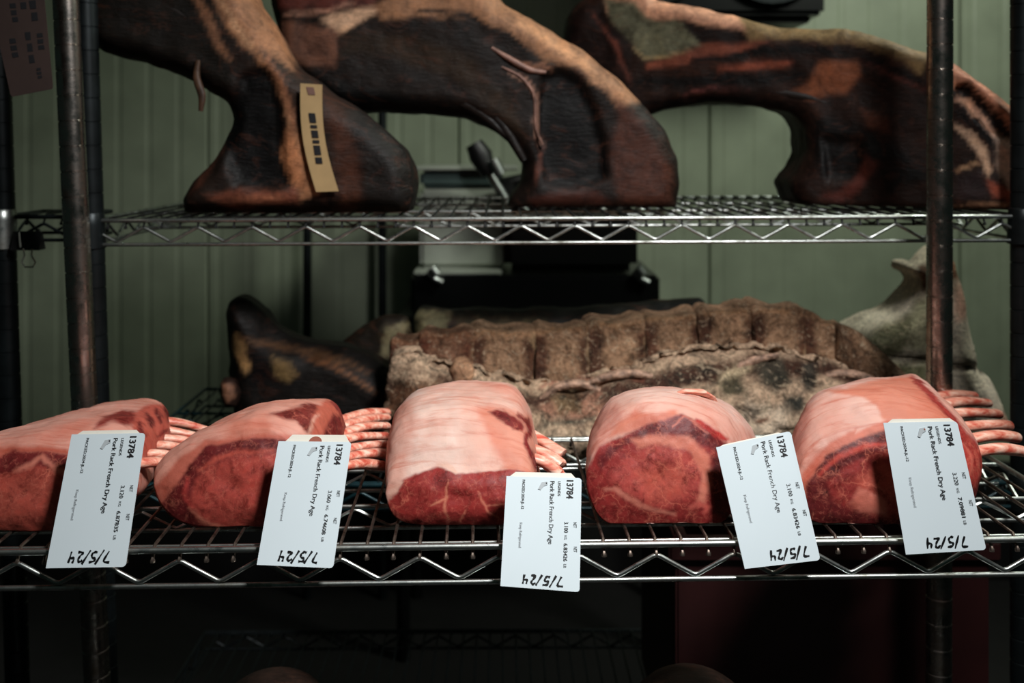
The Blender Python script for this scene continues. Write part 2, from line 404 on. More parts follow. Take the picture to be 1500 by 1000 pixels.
def paint(o, base, patches, warp=5.0, wscale=60.0, nvar=.08, basemus=0.0, seed=0.0, front_only=True):
    """patches: (poly, colour, soft, muscle weight or None, strength)"""
    me = o.data; n = len(me.vertices)
    V = np.empty(n * 3, 'f'); me.vertices.foreach_get('co', V); V = V.reshape(-1, 3).astype(float)
    N = np.empty(n * 3, 'f'); me.vertices.foreach_get('normal', N); N = N.reshape(-1, 3)
    M = np.array(o.matrix_local); V = V @ M[:3, :3].T + M[:3, 3]; N = N @ M[:3, :3].T
    pj = project(V)
    wx = fbm(V, wscale, 3, 3.3 + seed) - .5; wy = fbm(V, wscale, 3, 9.7 + seed) - .5
    hx = fbm(V, wscale * 4, 2, 1.3 + seed) - .5; hy = fbm(V, wscale * 4, 2, 5.7 + seed) - .5
    pj = pj + np.stack([wx + .35 * hx, wy + .35 * hy], 1) * warp * 2
    C = np.tile(np.array(lin(base)[:3]), (n, 1)); Mu = np.full(n, float(basemus))
    cam_ = np.array([0, 0, CAMZ]); tv = cam_ - V; tv /= np.linalg.norm(tv, axis=1)[:, None]
    ff = sstep(-.42, -.18, (N * tv).sum(1)) if front_only else np.ones(n)
    for pt in patches:
        poly, colr, soft, mus, stren = (tuple(pt) + (None, 1.0))[:5] if len(pt) < 5 else pt[:5]
        if stren is None: stren = 1.0
        w = sstep(-soft, soft, polydist(pj, poly)) * ff * stren
        C = C * (1 - w[:, None]) + np.array(lin(colr)[:3]) * w[:, None]
        if mus is not None: Mu = Mu * (1 - w) + mus * w
    lum = C @ np.array([.3, .6, .1])
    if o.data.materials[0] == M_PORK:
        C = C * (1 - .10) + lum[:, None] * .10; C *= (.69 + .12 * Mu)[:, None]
    if o.data.materials[0] == M_AGED:
        C *= (.36 + .64 * sstep(.02, .12, lum))[:, None]
    C *= (1 + nvar * 2 * (fbm(V, 45, 3, 20 + seed) - .5))[:, None]
    a = me.color_attributes.new('Col', 'FLOAT_COLOR', 'POINT')
    a.data.foreach_set('color', np.concatenate([np.clip(C, 0, 1), np.ones((n, 1))], 1).astype('f').ravel())
    b = me.attributes.new('Mus', 'FLOAT', 'POINT'); b.data.foreach_set('value', Mu.astype('f'))
def vcopy(o):
    n = len(o.data.vertices); V = np.empty(n * 3, 'f'); o.data.vertices.foreach_get('co', V); return V.reshape(-1, 3).astype(float)
def vset(o, V): o.data.vertices.foreach_set('co', V.astype('f').ravel()); o.data.update()
def vnorm(o):
    n = len(o.data.vertices); N = np.empty(n * 3, 'f'); o.data.vertices.foreach_get('normal', N); return N.reshape(-1, 3).astype(float)
def line(pts, w):
    """thin polygon (ribbon) around a pixel polyline"""
    p = np.asarray(pts, float); t = np.gradient(p, axis=0); t /= np.maximum(np.linalg.norm(t, axis=1), 1e-6)[:, None]
    nrm = np.stack([-t[:, 1], t[:, 0]], 1); ww = np.full(len(p), w / 2.0); ww[0] *= .5; ww[-1] *= .5
    return np.concatenate([p + nrm * ww[:, None], (p - nrm * ww[:, None])[::-1]])

# ------------------------------------------------------------------ pork racks
def crclosed(pts, n):
    pts = np.asarray(pts, float); k = len(pts); out = []
    t = np.linspace(0, k, n, endpoint=False)
    for u in t:
        i = int(u); f = u - i; p0, p1, p2, p3 = pts[(i - 1) % k], pts[i % k], pts[(i + 1) % k], pts[(i + 2) % k]
        out.append(.5 * ((2 * p1) + (-p0 + p2) * f + (2 * p0 - 5 * p1 + 4 * p2 - p3) * f * f + (-p0 + 3 * p1 - 3 * p2 + p3) * f ** 3))
    return np.array(out)
def cropen(arr, ts, n):
    """interpolate a stack of sections (k, m, 3) at parameters ts (0..1) to n sections"""
    arr = np.asarray(arr, float); k = len(arr); u = np.linspace(0, 1, n); out = []
    for x in u:
        i = min(max(np.searchsorted(ts, x, 'right') - 1, 0), k - 2); f = (x - ts[i]) / (ts[i + 1] - ts[i])
        p1, p2 = arr[i], arr[i + 1]; p0 = arr[i - 1] if i > 0 else 2 * p1 - p2; p3 = arr[i + 2] if i + 2 < k else 2 * p2 - p1
        out.append(.5 * ((2 * p1) + (-p0 + p2) * f + (2 * p0 - 5 * p1 + 4 * p2 - p3) * f * f + (-p0 + 3 * p1 - 3 * p2 + p3) * f ** 3))
    return np.array(out)
def roast(root, sections, base, patches, seed, name='loin', NA=230, NL=150, face_lean=.25):
    """sections: list of (depth, [(px, h), ...]) ; px = screen column at that depth, h = height above deck (m); same point order"""
    S = []
    for d, pts in sections:
        c = [((px - 750) / 1500 * d, d + face_lean * h if False else d, ZF + h) for px, h in pts]
        S.append(c)
    S = np.array(S, float)
    # the front face leans back a little with height
    S[0][:, 1] += face_lean * (S[0][:, 2] - ZF)
    S[1][:, 1] += face_lean * .7 * (S[1][:, 2] - ZF)
    ring = np.stack([crclosed(s, NA) for s in S])
    ts = np.array([0] + list(np.cumsum([np.linalg.norm(ring[i + 1].mean(0) - ring[i].mean(0)) for i in range(len(S) - 1)]))); ts /= ts[-1]
    rings = cropen(ring, ts, NL)
    V = []; F = []
    KC = 46                                            # rings of the front cut face
    c0 = rings[0].mean(0); 
    nrm = np.array([0, -1.0, 0])
    for k in range(KC, 0, -1):
        s = 1 - (k / KC)
        s2 = max(s, .004)
        r = c0 + (rings[0] - c0) * (s2 if s2 < 1 else 1)
        edge = sstep(.80, 1.0, s2)
        r = r + nrm * (.010 * (1 - s2 ** 2)) + nrm * (.0025 * np.sin(s2 * 3.1) )
        V.append(r)
    V += list(rings)
    cb = rings[-1].mean(0)
    for k in range(1, 18):
        s = math.cos(k / 18 * math.pi / 2); V.append(cb + (rings[-1] - cb) * s + np.array([0, 1.0, 0]) * .022 * math.sin(k / 18 * math.pi / 2))
    V = np.array(V); K = len(V); V = V.reshape(-1, 3)
    ii = np.arange(K - 1)[:, None] * NA; jj = np.arange(NA)[None, :]; j2 = (jj + 1) % NA
    Q = np.stack([ii + jj, ii + j2, ii + NA + j2, ii + NA + jj], -1).reshape(-1, 4)
    V[:, 2] = np.maximum(V[:, 2], ZF + .0006)
    faces = [tuple(q) for q in Q.tolist()] + [tuple(range(NA))[::-1], tuple((K - 1) * NA + j for j in range(NA))]
    o = mobj(name, V, faces, M_PORK, root, True)
    bm = bmesh.new(); bm.from_mesh(o.data); bmesh.ops.recalc_face_normals(bm, faces=bm.faces[:]); bm.to_mesh(o.data); bm.free()
    V = vcopy(o); N = vnorm(o)
    isf = sstep(.45, .8, -N[:, 1])
    disp = (fbm(V, 20, 3, seed) - .5) * .008 * (1 - .4 * isf) + (fbm(V, 75, 3, seed + 4) - .5) * .0020
    V = V + N * disp[:, None]; V[:, 2] = np.maximum(V[:, 2], ZF + .0003); vset(o, V)
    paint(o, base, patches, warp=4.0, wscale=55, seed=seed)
    return o
def hpt(px, py, h):
    d = 1500 * (CAMZ - ZF - h) / (py - HZ); return P(px, py, d)
def bone(root, a, b, ra=.0066, rb=.0070, ha=.045, hb=.032, bow=.004, seed=0):
    rr = random.Random(seed); A = hpt(a[0], a[1], ha); B = hpt(b[0], b[1], hb)
    A = A + (A - B) * .35
    pts = []; rad = []; n = 12
    for i in range(n + 1):
        t = i / n; p = A.lerp(B, t) + Vector((0, 0, math.sin(t * math.pi) * bow)); p += Vector((0, math.sin(t * 5 + seed) * .001, math.sin(t * 4 + seed * 2) * .0008))
        pts.append(p); rad.append(ra + (rb - ra) * t + .0005 * math.sin(t * 6 + seed))
    pts.append(B + (B - A).normalized() * .0008); rad.append(rb * .84)
    o = MB().tube(pts, ra, 14, True, .74, rad).build('rib_bone', M_BONE, root)
    return o
L_R = 'racks of pork on the front shelf'
def pr(label): return thing('pork_rack', label, 'meat', group=L_R)

# --- first from the left
r1 = pr('leftmost raw pork rack, half out of frame, bones pointing right, tag reading 3.120 KG')
roast(r1, [
  (1.012, [(-70, .004), (-95, .035), (-70, .068), (0, .079), (70, .080), (140, .062), (168, .030), (150, .003), (40, .000)]),
  (1.04, [(-60, .003), (-85, .042), (-55, .074), (15, .085), (90, .088), (155, .074), (185, .040), (168, .003), (60, .000)]),
  (1.12, [(10, .002), (-5, .040), (30, .072), (85, .084), (145, .087), (200, .078), (222, .045), (205, .003), (100, .000)]),
  (1.20, [(75, .002), (62, .038), (90, .066), (138, .076), (188, .079), (232, .072), (248, .042), (232, .003), (150, .000)]),
  (1.27, [(115, .002), (105, .033), (130, .056), (165, .064), (206, .066), (238, .058), (248, .036), (238, .003), (165, .000)])],
  (236, 168, 150), [
  ([(-80, 640), (0, 655), (60, 652), (110, 660), (120, 668), (40, 662), (-80, 690)], (214, 112, 88), 5, .1),
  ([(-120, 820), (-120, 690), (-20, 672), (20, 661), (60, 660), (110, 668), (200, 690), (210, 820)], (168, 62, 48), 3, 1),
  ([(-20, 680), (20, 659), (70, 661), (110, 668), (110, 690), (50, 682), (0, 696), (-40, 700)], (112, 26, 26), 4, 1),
  (line([(20, 690), (45, 680), (60, 668), (85, 690), (110, 694)], 9), (222, 130, 108), 4, .2),
  ([(20, 702), (60, 690), (100, 700), (110, 780), (0, 782), (-60, 740)], (176, 74, 58), 10, 1, .8),
  ([(138, 626), (148, 611), (178, 599), (200, 603), (206, 622), (185, 622), (165, 617)], (136, 40, 34), 4, .8),
  ([(196, 640), (196, 606), (215, 592), (246, 590), (252, 642), (225, 668), (205, 668)], (196, 88, 70), 4, .4),
  (line([(214, 603), (220, 616), (222, 626)], 9), (100, 24, 24), 3, 1), (line([(228, 598), (234, 611), (236, 622)], 9), (100, 24, 24), 3, 1),
  (line([(241, 594), (246, 606), (247, 618)], 8), (100, 24, 24), 3, 1), (line([(203, 618), (207, 630), (212, 640)], 8), (118, 30, 28), 3, 1),
  (line([(232, 640), (238, 632), (248, 630)], 7), (120, 26, 26), 3, 1),
  ([(60, 640), (110, 615), (150, 600), (175, 596), (130, 625), (100, 640)], (222, 132, 110), 8, 0, .55)], 1.0)
for i, (a, b) in enumerate([((240, 622), (305, 630)), ((236, 633), (299, 642)), ((228, 644), (292, 652)), ((216, 657), (276, 660)), ((206, 669), (270, 671)), ((200, 682), (262, 682))]):
    bone(r1, a, b, seed=i)

# --- second
r2 = pr('second raw pork rack from the left, pointed dark-edged cut face, tag reading 3.060 KG')
roast(r2, [
  (1.024, [(300, .001), (250, .012), (221, .042), (262, .072), (330, .090), (385, .092), (428, .072), (440, .036), (425, .003), (360, .000)]),
  (1.05, [(300, .001), (255, .018), (228, .050), (270, .078), (335, .096), (398, .100), (445, .084), (460, .042), (440, .003), (370, .000)]),
  (1.12, [(320, .001), (288, .020), (275, .048), (308, .074), (360, .092), (418, .100), (468, .090), (492, .045), (475, .003), (390, .000)]),
  (1.19, [(350, .001), (328, .020), (322, .044), (350, .068), (395, .083), (445, .087), (486, .083), (508, .045), (495, .003), (420, .000)]),
  (1.25, [(375, .001), (358, .018), (355, .038), (378, .060), (415, .068), (455, .072), (486, .070), (508, .042), (497, .003), (430, .000)])],
  (236, 166, 146), [
  ([(330, 640), (340, 615), (390, 612), (400, 640), (370, 645), (320, 652)], (224, 132, 106), 8, 0, .7),
  ([(215, 735), (225, 712), (262, 672), (300, 645), (345, 640), (385, 636), (470, 640), (470, 800), (300, 800)], (210, 110, 88), 4, .2),
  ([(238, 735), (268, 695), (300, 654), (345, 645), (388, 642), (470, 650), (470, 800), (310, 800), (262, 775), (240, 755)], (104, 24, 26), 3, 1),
  ([(285, 702), (312, 680), (350, 666), (400, 664), (450, 670), (450, 780), (330, 782), (290, 766), (276, 738)], (172, 62, 50), 5, 1),
  (line([(276, 742), (296, 764), (330, 776), (360, 780)], 7), (216, 120, 96), 3, .3),
  (line([(290, 690), (315, 672), (350, 662), (400, 660)], 7), (190, 76, 58), 4, .6),
  (line([(275, 700), (270, 725), (282, 745)], 7), (190, 60, 52), 4, .8),
  ([(394, 607), (418, 600), (448, 590), (470, 594), (474, 610), (462, 634), (448, 632), (432, 616), (408, 611)], (122, 38, 32), 3, .9),
  ([(455, 622), (465, 596), (480, 583), (500, 590), (516, 614), (512, 645), (470, 655), (455, 640)], (208, 104, 80), 4, .35),
  ([(478, 622), (486, 606), (500, 612), (512, 632), (505, 650), (470, 650)], (110, 22, 24), 4, 1),
  (line([(486, 588), (497, 600), (504, 616)], 6), (130, 30, 30), 3, 1),
  (line([(452, 632), (458, 618), (466, 606)], 6), (232, 170, 148), 3, .1)], 2.3)
for i, (a, b) in enumerate([((512, 614), (566, 603)), ((510, 624), (566, 612)), ((510, 636), (566, 624)), ((508, 648), (566, 638)), ((508, 661), (566, 652)), ((506, 674), (568, 666)), ((504, 688), (560, 681))]):
    bone(r2, a, b, seed=10 + i, ra=.0066, rb=.0072)

# --- third
r3 = pr('middle raw pork rack with broad pale fat cap and marbled oval cut face')
roast(r3, [
  (1.030, [(592, .003), (566, .022), (575, .044), (640, .057), (705, .054), (765, .050), (782, .026), (765, .003), (680, .000)]),
  (1.052, [(592, .002), (564, .036), (577, .066), (635, .080), (700, .078), (765, .068), (785, .034), (770, .003), (680, .000)]),
  (1.10, [(590, .002), (566, .044), (580, .084), (635, .100), (700, .100), (765, .084), (787, .040), (775, .003), (680, .000)]),
  (1.18, [(600, .002), (578, .046), (594, .088), (640, .105), (700, .108), (758, .098), (786, .045), (775, .003), (680, .000)]),
  (1.26, [(610, .002), (585, .040), (603, .072), (645, .084), (705, .088), (756, .082), (780, .042), (770, .003), (690, .000)]),
  (1.30, [(620, .002), (600, .036), (615, .058), (655, .066), (705, .070), (750, .066), (772, .036), (764, .003), (690, .000)])],
  (244, 205, 190), [
  ([(560, 760), (560, 590), (600, 585), (612, 610), (600, 660), (592, 705)], (226, 160, 140), 10, 0, .7),
  ([(695, 598), (715, 594), (780, 606), (800, 700), (745, 700), (725, 660), (708, 625)], (232, 146, 118), 8, .05, .9),
  ([(700, 560), (760, 560), (785, 600), (770, 600), (740, 580)], (232, 158, 136), 8, 0, .7),
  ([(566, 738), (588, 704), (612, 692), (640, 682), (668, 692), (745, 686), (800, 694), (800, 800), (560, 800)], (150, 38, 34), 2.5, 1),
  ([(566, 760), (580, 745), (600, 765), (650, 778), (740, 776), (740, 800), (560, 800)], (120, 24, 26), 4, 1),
  (line([(582, 757), (598, 768), (620, 776)], 4), (222, 110, 90), 2.5, .4),
  (line([(571, 728), (577, 718), (588, 704)], 12), (240, 186, 166), 2.5, 0),
  (line([(638, 678), (652, 680), (662, 686), (668, 691)], 8), (242, 194, 174), 2, 0),
  (line([(657, 700), (655, 725), (650, 745), (657, 765)], 3), (214, 128, 98), 2, .6), (line([(656, 728), (644, 736), (632, 740)], 3), (214, 128, 98), 2, .6),
  (line([(700, 718), (708, 736), (716, 750), (730, 760)], 3), (214, 120, 94), 2, .6), (line([(712, 742), (726, 738), (738, 738)], 2.5), (214, 120, 94), 2, .6),
  (line([(682, 745), (676, 757), (672, 770)], 3), (210, 116, 90), 2, .6),
  ([(716, 603), (730, 599), (752, 607), (766, 618), (768, 632), (752, 630), (732, 617)], (122, 30, 30), 2.5, .9),
  (line([(758, 606), (772, 616), (776, 630), (770, 648), (780, 668), (788, 694)], 9), (124, 26, 28), 3, 1)], 3.1)
for i, (a, b) in enumerate([((778, 640), (824, 666)), ((780, 660), (822, 682)), ((782, 676), (820, 694))]):
    bone(r3, a, b, seed=20 + i, ra=.0075, rb=.0085)

# --- fourth
r4 = pr('raw pork rack fourth from the left with large round eye muscle facing front')
roast(r4, [
  (1.030, [(888, .002), (863, .038), (886, .078), (945, .100), (1003, .104), (1055, .080), (1078, .038), (1060, .002), (975, .000)]),
  (1.055, [(892, .002), (863, .046), (882, .090), (942, .114), (1005, .114), (1065, .092), (1092, .045), (1072, .002), (985, .000)]),
  (1.12, [(900, .002), (866, .052), (888, .098), (940, .114), (1010, .112), (1075, .088), (1108, .045), (1090, .002), (1000, .000)]),
  (1.20, [(910, .002), (878, .045), (898, .082), (950, .097), (1015, .094), (1075, .074), (1105, .040), (1085, .002), (1000, .000)]),
  (1.27, [(925, .002), (900, .036), (920, .062), (965, .072), (1020, .070), (1065, .056), (1085, .030), (1070, .002), (1005, .000)])],
  (243, 196, 180), [
  ([(860, 640), (880, 600), (900, 590), (920, 620), (890, 650), (868, 690)], (214, 136, 118), 8, .1, .7),
  ([(1010, 575), (1040, 585), (1100, 630), (1110, 660), (1060, 640)], (232, 158, 138), 8, 0, .6),
  ([(895, 640), (905, 618), (930, 601), (960, 606), (990, 600), (1000, 612), (940, 628)], (228, 138, 112), 5, .1),
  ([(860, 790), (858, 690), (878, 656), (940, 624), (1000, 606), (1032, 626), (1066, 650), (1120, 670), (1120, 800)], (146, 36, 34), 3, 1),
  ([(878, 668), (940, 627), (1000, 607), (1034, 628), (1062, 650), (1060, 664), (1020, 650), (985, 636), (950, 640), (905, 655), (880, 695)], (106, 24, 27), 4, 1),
  ([(924, 644), (950, 637), (1010, 640), (1038, 668), (1044, 705), (1030, 738), (1020, 736), (1028, 700), (1012, 664), (980, 652), (938, 658)], (224, 132, 108), 5, .25),
  ([(914, 668), (958, 652), (1005, 660), (1028, 692), (1020, 728), (975, 744), (920, 730), (893, 702)], (176, 64, 56), 7, 1),
  ([(930, 690), (970, 680), (1005, 695), (1000, 725), (950, 735)], (192, 80, 62), 12, 1, .8),
  (line([(884, 716), (900, 714), (918, 728), (940, 742), (990, 752)], 8), (214, 120, 100), 3, .35),
  (line([(1008, 745), (1025, 738), (1040, 742), (1030, 752)], 10), (204, 88, 76), 3, .4),
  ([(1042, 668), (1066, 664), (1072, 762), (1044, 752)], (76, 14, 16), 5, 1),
  (line([(1018, 614), (1030, 622), (1048, 636), (1066, 645)], 10), (172, 36, 32), 3, .8),
  (line([(985, 625), (1003, 610), (1016, 618), (1035, 636)], 3), (216, 120, 100), 2, .3)], 4.4)
# the folded flap of fat at the top right of the fourth rack
mb = MB(); fl = [(988, 577, .1130), (1004, 573, .117), (1026, 575, .114), (1040, 583, .103), (1052, 598, .088)]
mb.tube([hpt(a, b, h) for a, b, h in fl], .004, 10, True, .5, [.003, .006, .0085, .0075, .003])
mb.build('fat_flap', M_BONE, r4, label='folded salmon flap of fat')

# --- fifth
r5 = pr('rightmost raw pork rack, wide body with bones fanning right, tag reading 3.220 KG')
roast(r5, [
  (1.030, [(1190, .003), (1168, .034), (1196, .070), (1245, .090), (1315, .098), (1385, .088), (1432, .048), (1400, .003), (1290, .000)]),
  (1.055, [(1190, .002), (1162, .042), (1188, .084), (1240, .104), (1310, .112), (1385, .100), (1440, .056), (1412, .003), (1300, .000)]),
  (1.11, [(1188, .002), (1158, .050), (1180, .096), (1230, .115), (1305, .118), (1375, .104), (1428, .060), (1405, .003), (1300, .000)]),
  (1.18, [(1200, .002), (1170, .048), (1190, .090), (1240, .108), (1305, .113), (1358, .106), (1398, .066), (1385, .003), (1300, .000)]),
  (1.26, [(1230, .002), (1200, .042), (1215, .076), (1250, .090), (1300, .096), (1342, .098), (1372, .066), (1362, .003), (1300, .000)])],
  (240, 186, 170), [
  ([(1150, 660), (1155, 610), (1175, 588), (1190, 600), (1180, 650), (1170, 700)], (212, 138, 122), 8, .1, .7),
  ([(1205, 572), (1335, 548), (1365, 575), (1410, 630), (1390, 640), (1330, 618), (1292, 612), (1282, 594), (1262, 582), (1235, 576)], (228, 136, 108), 3.5, .05),
  ([(1165, 740), (1176, 690), (1215, 648), (1258, 626), (1254, 634), (1300, 612), (1440, 660), (1430, 700), (1170, 740)], (222, 122, 96), 3.5, .15),
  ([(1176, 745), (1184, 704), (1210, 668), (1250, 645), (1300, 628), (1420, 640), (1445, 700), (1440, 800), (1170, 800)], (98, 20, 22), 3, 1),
  (line([(1200, 694), (1230, 668), (1262, 654), (1300, 648)], 8), (198, 62, 46), 4, .6),
  ([(1212, 704), (1250, 676), (1290, 660), (1360, 656), (1370, 745), (1290, 760), (1248, 746), (1218, 730)], (146, 40, 36), 5, 1),
  ([(1255, 700), (1290, 676), (1330, 690), (1320, 735), (1262, 722)], (182, 78, 60), 9, 1, .8),
  ([(1246, 736), (1260, 716), (1285, 724), (1300, 734), (1300, 756), (1258, 750)], (222, 124, 104), 5, .3),
  (line([(1334, 550), (1346, 560), (1372, 588), (1402, 620), (1430, 655)], 9), (160, 36, 30), 3, .8),
  ([(1395, 620), (1425, 640), (1450, 680), (1428, 712), (1400, 690)], (170, 46, 38), 5, .9),
  (line([(1412, 650), (1424, 672), (1420, 695)], 5), (214, 100, 80), 3, .3)], 5.2)
for i, (a, b) in enumerate([((1372, 584), (1426, 580)), ((1384, 596), (1446, 590)), ((1398, 611), (1461, 605)), ((1412, 628), (1477, 624)), ((1428, 645), (1489, 641)), ((1440, 664), (1499, 660))]):
    bone(r5, a, b, seed=30 + i, ra=.0082, rb=.0080, ha=.052, hb=.045)


# ------------------------------------------------------------------ price tags hung on the pork racks
M_CARD = simple('white_tag_card', (204, 217, 223), .5, 0, 9, .012)
M_CARD2 = simple('cream_tag_card', (226, 222, 210), .6, 0, 15, .04)
M_INK = simple('black_ink', (22, 22, 26), .6); M_GREYINK = simple('grey_print', (120, 124, 128), .6)
M_PEN = simple('marker_ink', (10, 10, 12), .4); M_SMUDGE = simple('grey_plastic_pin', (172, 180, 184), .4); M_RUST = simple('hole_seen_through', (150, 84, 66), .6)
def text_mesh(body, size, bold=0.0):
    c = bpy.data.curves.new('t', 'FONT'); c.body = body; c.size = size; c.offset = bold; c.resolution_u = 3
    o = bpy.data.objects.new('t', c); COL.objects.link(o); dg = bpy.context.evaluated_depsgraph_get()
    me = bpy.data.meshes.new_from_object(o.evaluated_get(dg)); V = [v.co.copy() for v in me.vertices]; F = [list(p.vertices) for p in me.polygons]
    bpy.data.objects.remove(o); bpy.data.curves.remove(c); bpy.data.meshes.remove(me); return V, F
class Card:
    """flat card frame: u (0..1) across from the left edge, v (0..1) down"""
    def __init__(s, TL, TR, BL, BR): s.TL, s.TR, s.BL, s.BR = map(Vector, (TL, TR, BL, BR)); s.n = (s.BL - s.TL).cross(s.TR - s.TL).normalized(); s.n = s.n if s.n.y < 0 else -s.n
    def at(s, u, v, off=0.0): return s.TL * (1 - u) * (1 - v) + s.TR * u * (1 - v) + s.BL * (1 - u) * v + s.BR * u * v + s.n * off
def card_mesh(name, card, outline, mat, parent, off=0.0, th=.0005, label=None):
    k = len(outline); V = [card.at(u, v, off) for u, v in outline] + [card.at(u, v, off - th) for u, v in outline]
    F = [list(range(k)), list(range(k, 2 * k))[::-1]] + [[i, k + i, k + (i + 1) % k, (i + 1) % k] for i in range(k)]
    o = mobj(name, V, F, mat, parent, label=label); bm = bmesh.new(); bm.from_mesh(o.data); bmesh.ops.recalc_face_normals(bm, faces=bm.faces[:]); bm.to_mesh(o.data); bm.free(); return o
def rrect(u0, v0, u1, v1, ru, rv, corners=(1, 1, 1, 1)):
    out = []
    for (cx, cy, a0), on in zip(((u0 + ru, v0 + rv, 180), (u1 - ru, v0 + rv, 270), (u1 - ru, v1 - rv, 0), (u0 + ru, v1 - rv, 90)), corners):
        if not on: out.append({180: (u0, v0), 270: (u1, v0), 0: (u1, v1), 90: (u0, v1)}[a0]); continue
        for k in range(5):
            w = math.radians(a0 + k * 22.5); out.append((cx + ru * math.cos(w), cy + rv * math.sin(w)))
    return out
def lay_text(card, jobs, mat, parent, name, off=.0006):
    """jobs: (body, u baseline, v start, v end, letter height, bold); text runs down the card"""
    for body, ub, v0, v1, uh, bold in jobs:
        tv, tf = text_mesh(body, 1.0, bold); x0 = min(p.x for p in tv); x1 = max(p.x for p in tv); yh = max(p.y for p in tv)
        mobj(name, [card.at(ub + p.y / yh * uh, v0 + (p.x - x0) / (x1 - x0) * (v1 - v0), off) for p in tv], tf, mat, parent)
STROKES = {'7': [[(0, 1), (.75, 1), (.3, 0)]], '/': [[(.6, 1.15), (0, -.1)]], '5': [[(.72, 1), (.15, .95), (.1, .58), (.55, .55), (.62, .2), (.3, .02), (0, .1)]],
           '2': [[(.02, .8), (.3, 1), (.58, .8), (.4, .4), (0, .05), (.7, .05)]], '4': [[(.08, 1), (.05, .55), (.6, .58)], [(.55, 1), (.5, -.05)]]}
def handwriting(card, u0, u1, v0, v1, parent, seed, styl):
    rr = random.Random(seed); V = []; F = []; x = 0; seg = []
    for ch in '7/5/24':
        for st in STROKES[ch]: seg.append([(x + px_ + rr.uniform(-.05, .05), py_ + rr.uniform(-.05, .05)) for px_, py_ in st])
        x += {'/': .62}.get(ch, .95)
    W_ = x - .2
    for st in seg:
        pts = []
        for i in range(len(st) - 1):
            for t in (0, .25, .5, .75): pts.append((st[i][0] + (st[i + 1][0] - st[i][0]) * t, st[i][1] + (st[i + 1][1] - st[i][1]) * t))
        pts.append(st[-1])
        for _ in range(2): pts = [pts[0]] + [((a[0] + 2 * b[0] + c[0]) / 4, (a[1] + 2 * b[1] + c[1]) / 4) for a, b, c in zip(pts, pts[1:], pts[2:])] + [pts[-1]]
        r3 = [card.at(u1 - (p[0] + p[1] * .12) / W_ * (u1 - u0), v0 + (p[1]) * (v1 - v0), .0006) for p in pts]     # upside down on the card
        for i, p in enumerate(r3):
            t = (r3[min(i + 1, len(r3) - 1)] - r3[max(i - 1, 0)]).normalized(); nn = t.cross(card.n).normalized() * (.00085 + .0003 * math.sin(i * 1.3 + seed))
            V += [p + nn, p - nn]
            if i: b = len(V) - 4; F.append((b, b + 1, b + 3, b + 2))
    mobj('handwritten_date', V, F, M_PEN, parent)
def ticket(corners, d_top, d_bot, kg, lb, back, seed, label):
    (tl, tr, br, bl) = corners
    C = Card(P(*tl, d_top), P(*tr, d_top), P(*bl, d_bot), P(*br, d_bot))
    t = thing('price_tag', label, 'tag', group='white weight tags on the pork racks')
    body = card_mesh('tag_card', C, rrect(0, 0, 1, 1, .045, .028, (0, 1, 1, 0)), M_CARD, t)
    ub0, ub1, vb, slip, hole = back
    bk = [(ub0 - .10 * (1 - slip), .012), (ub0, vb), (ub1, vb), (ub1 + .08, .012), (ub1 + .08, .965), (ub0 - .10 * (1 - slip), .965)]
    if seed == 5: bk[-1] = (0.02, 1.012); bk[-2] = (.42, 1.012)
    card_mesh('backing_card', C, bk, M_CARD2, t, off=-.0018, label='cream card behind the white one')
    if hole:
        cu, r_ = hole; pts = [(cu + r_ * math.cos(math.radians(a)), .001 + r_ * .52 * math.sin(math.radians(-a))) for a in range(0, 181, 20)]
        card_mesh('punched_hole', C, pts, M_RUST, t, off=-.0012, th=.0003, label='hole showing meat behind')
    B = .018
    lay_text(C, [('13784', .805, .022, .19, .088, B), ('LEGENDS', .690, .035, .170, .034, .008), ('Pork Rack French Dry Age', .585, .035, .605, .058, .006),
                 ('NET', .905, .400, .448, .042, .0), (kg, .785, .400, .495, .052, .0), ('KG', .790, .520, .555, .032, .0), ('NET', .915, .615, .660, .042, .0), (lb, .785, .590, .745, .050, .008), ('LB', .790, .770, .800, .034, .0),
                 ('PACKED:2024-JL-12', .215, .030, .300, .036, .006)], M_INK, t, 'printed_text')
    lay_text(C, [('Keep Refrigerated', .205, .425, .650, .036, -.004)], M_GREYINK, t, 'printed_text')
    handwriting(C, .27 if seed != 4 else .36, .80 if seed != 4 else .88, .885, .962, t, seed, 0)
    card_mesh('plastic_pin', C, [(.47, .050), (.545, .042), (.55, .070), (.50, .085), (.46, .120), (.425, .112)], M_SMUDGE, t, off=.0007, th=.0005, label='grey plastic pin')
    card_mesh('pin_head', C, [(.525, .052), (.542, .050), (.545, .062), (.530, .064)], M_RUST if seed == 5 else M_INK, t, off=.0010, th=.0003)
    return t
ticket([(105, 636), (213, 634), (184, 830), (67, 832)], 1.000, .956, '3.120', '6.87835', (.13, .86, -.028, 0, None), 1, 'white tag on the leftmost pork rack reading 3.120 KG 6.87835 LB')
ticket([(408, 646), (515, 647), (488, 832), (376, 827)], 1.008, .958, '3.060', '6.74608', (.17, .90, -.060, 0, (.50, .09)), 2, 'white tag with cream card above reading 3.060 KG 6.74608 LB')
ticket([(742, 697), (852, 700), (849, 867), (733, 858)], 1.000, .958, '3.100', '6.83426', (.12, .86, -.045, 0, None), 3, 'lowest hanging white tag, beside middle pork rack, reading 3.100 KG')
ticket([(1049, 655), (1158, 631), (1202, 820), (1091, 833)], 1.018, .978, '3.100', '6.83426', (.10, .84, -.010, 0, None), 4, 'tilted white tag between the two rightmost pork racks, reading 3.100 KG')
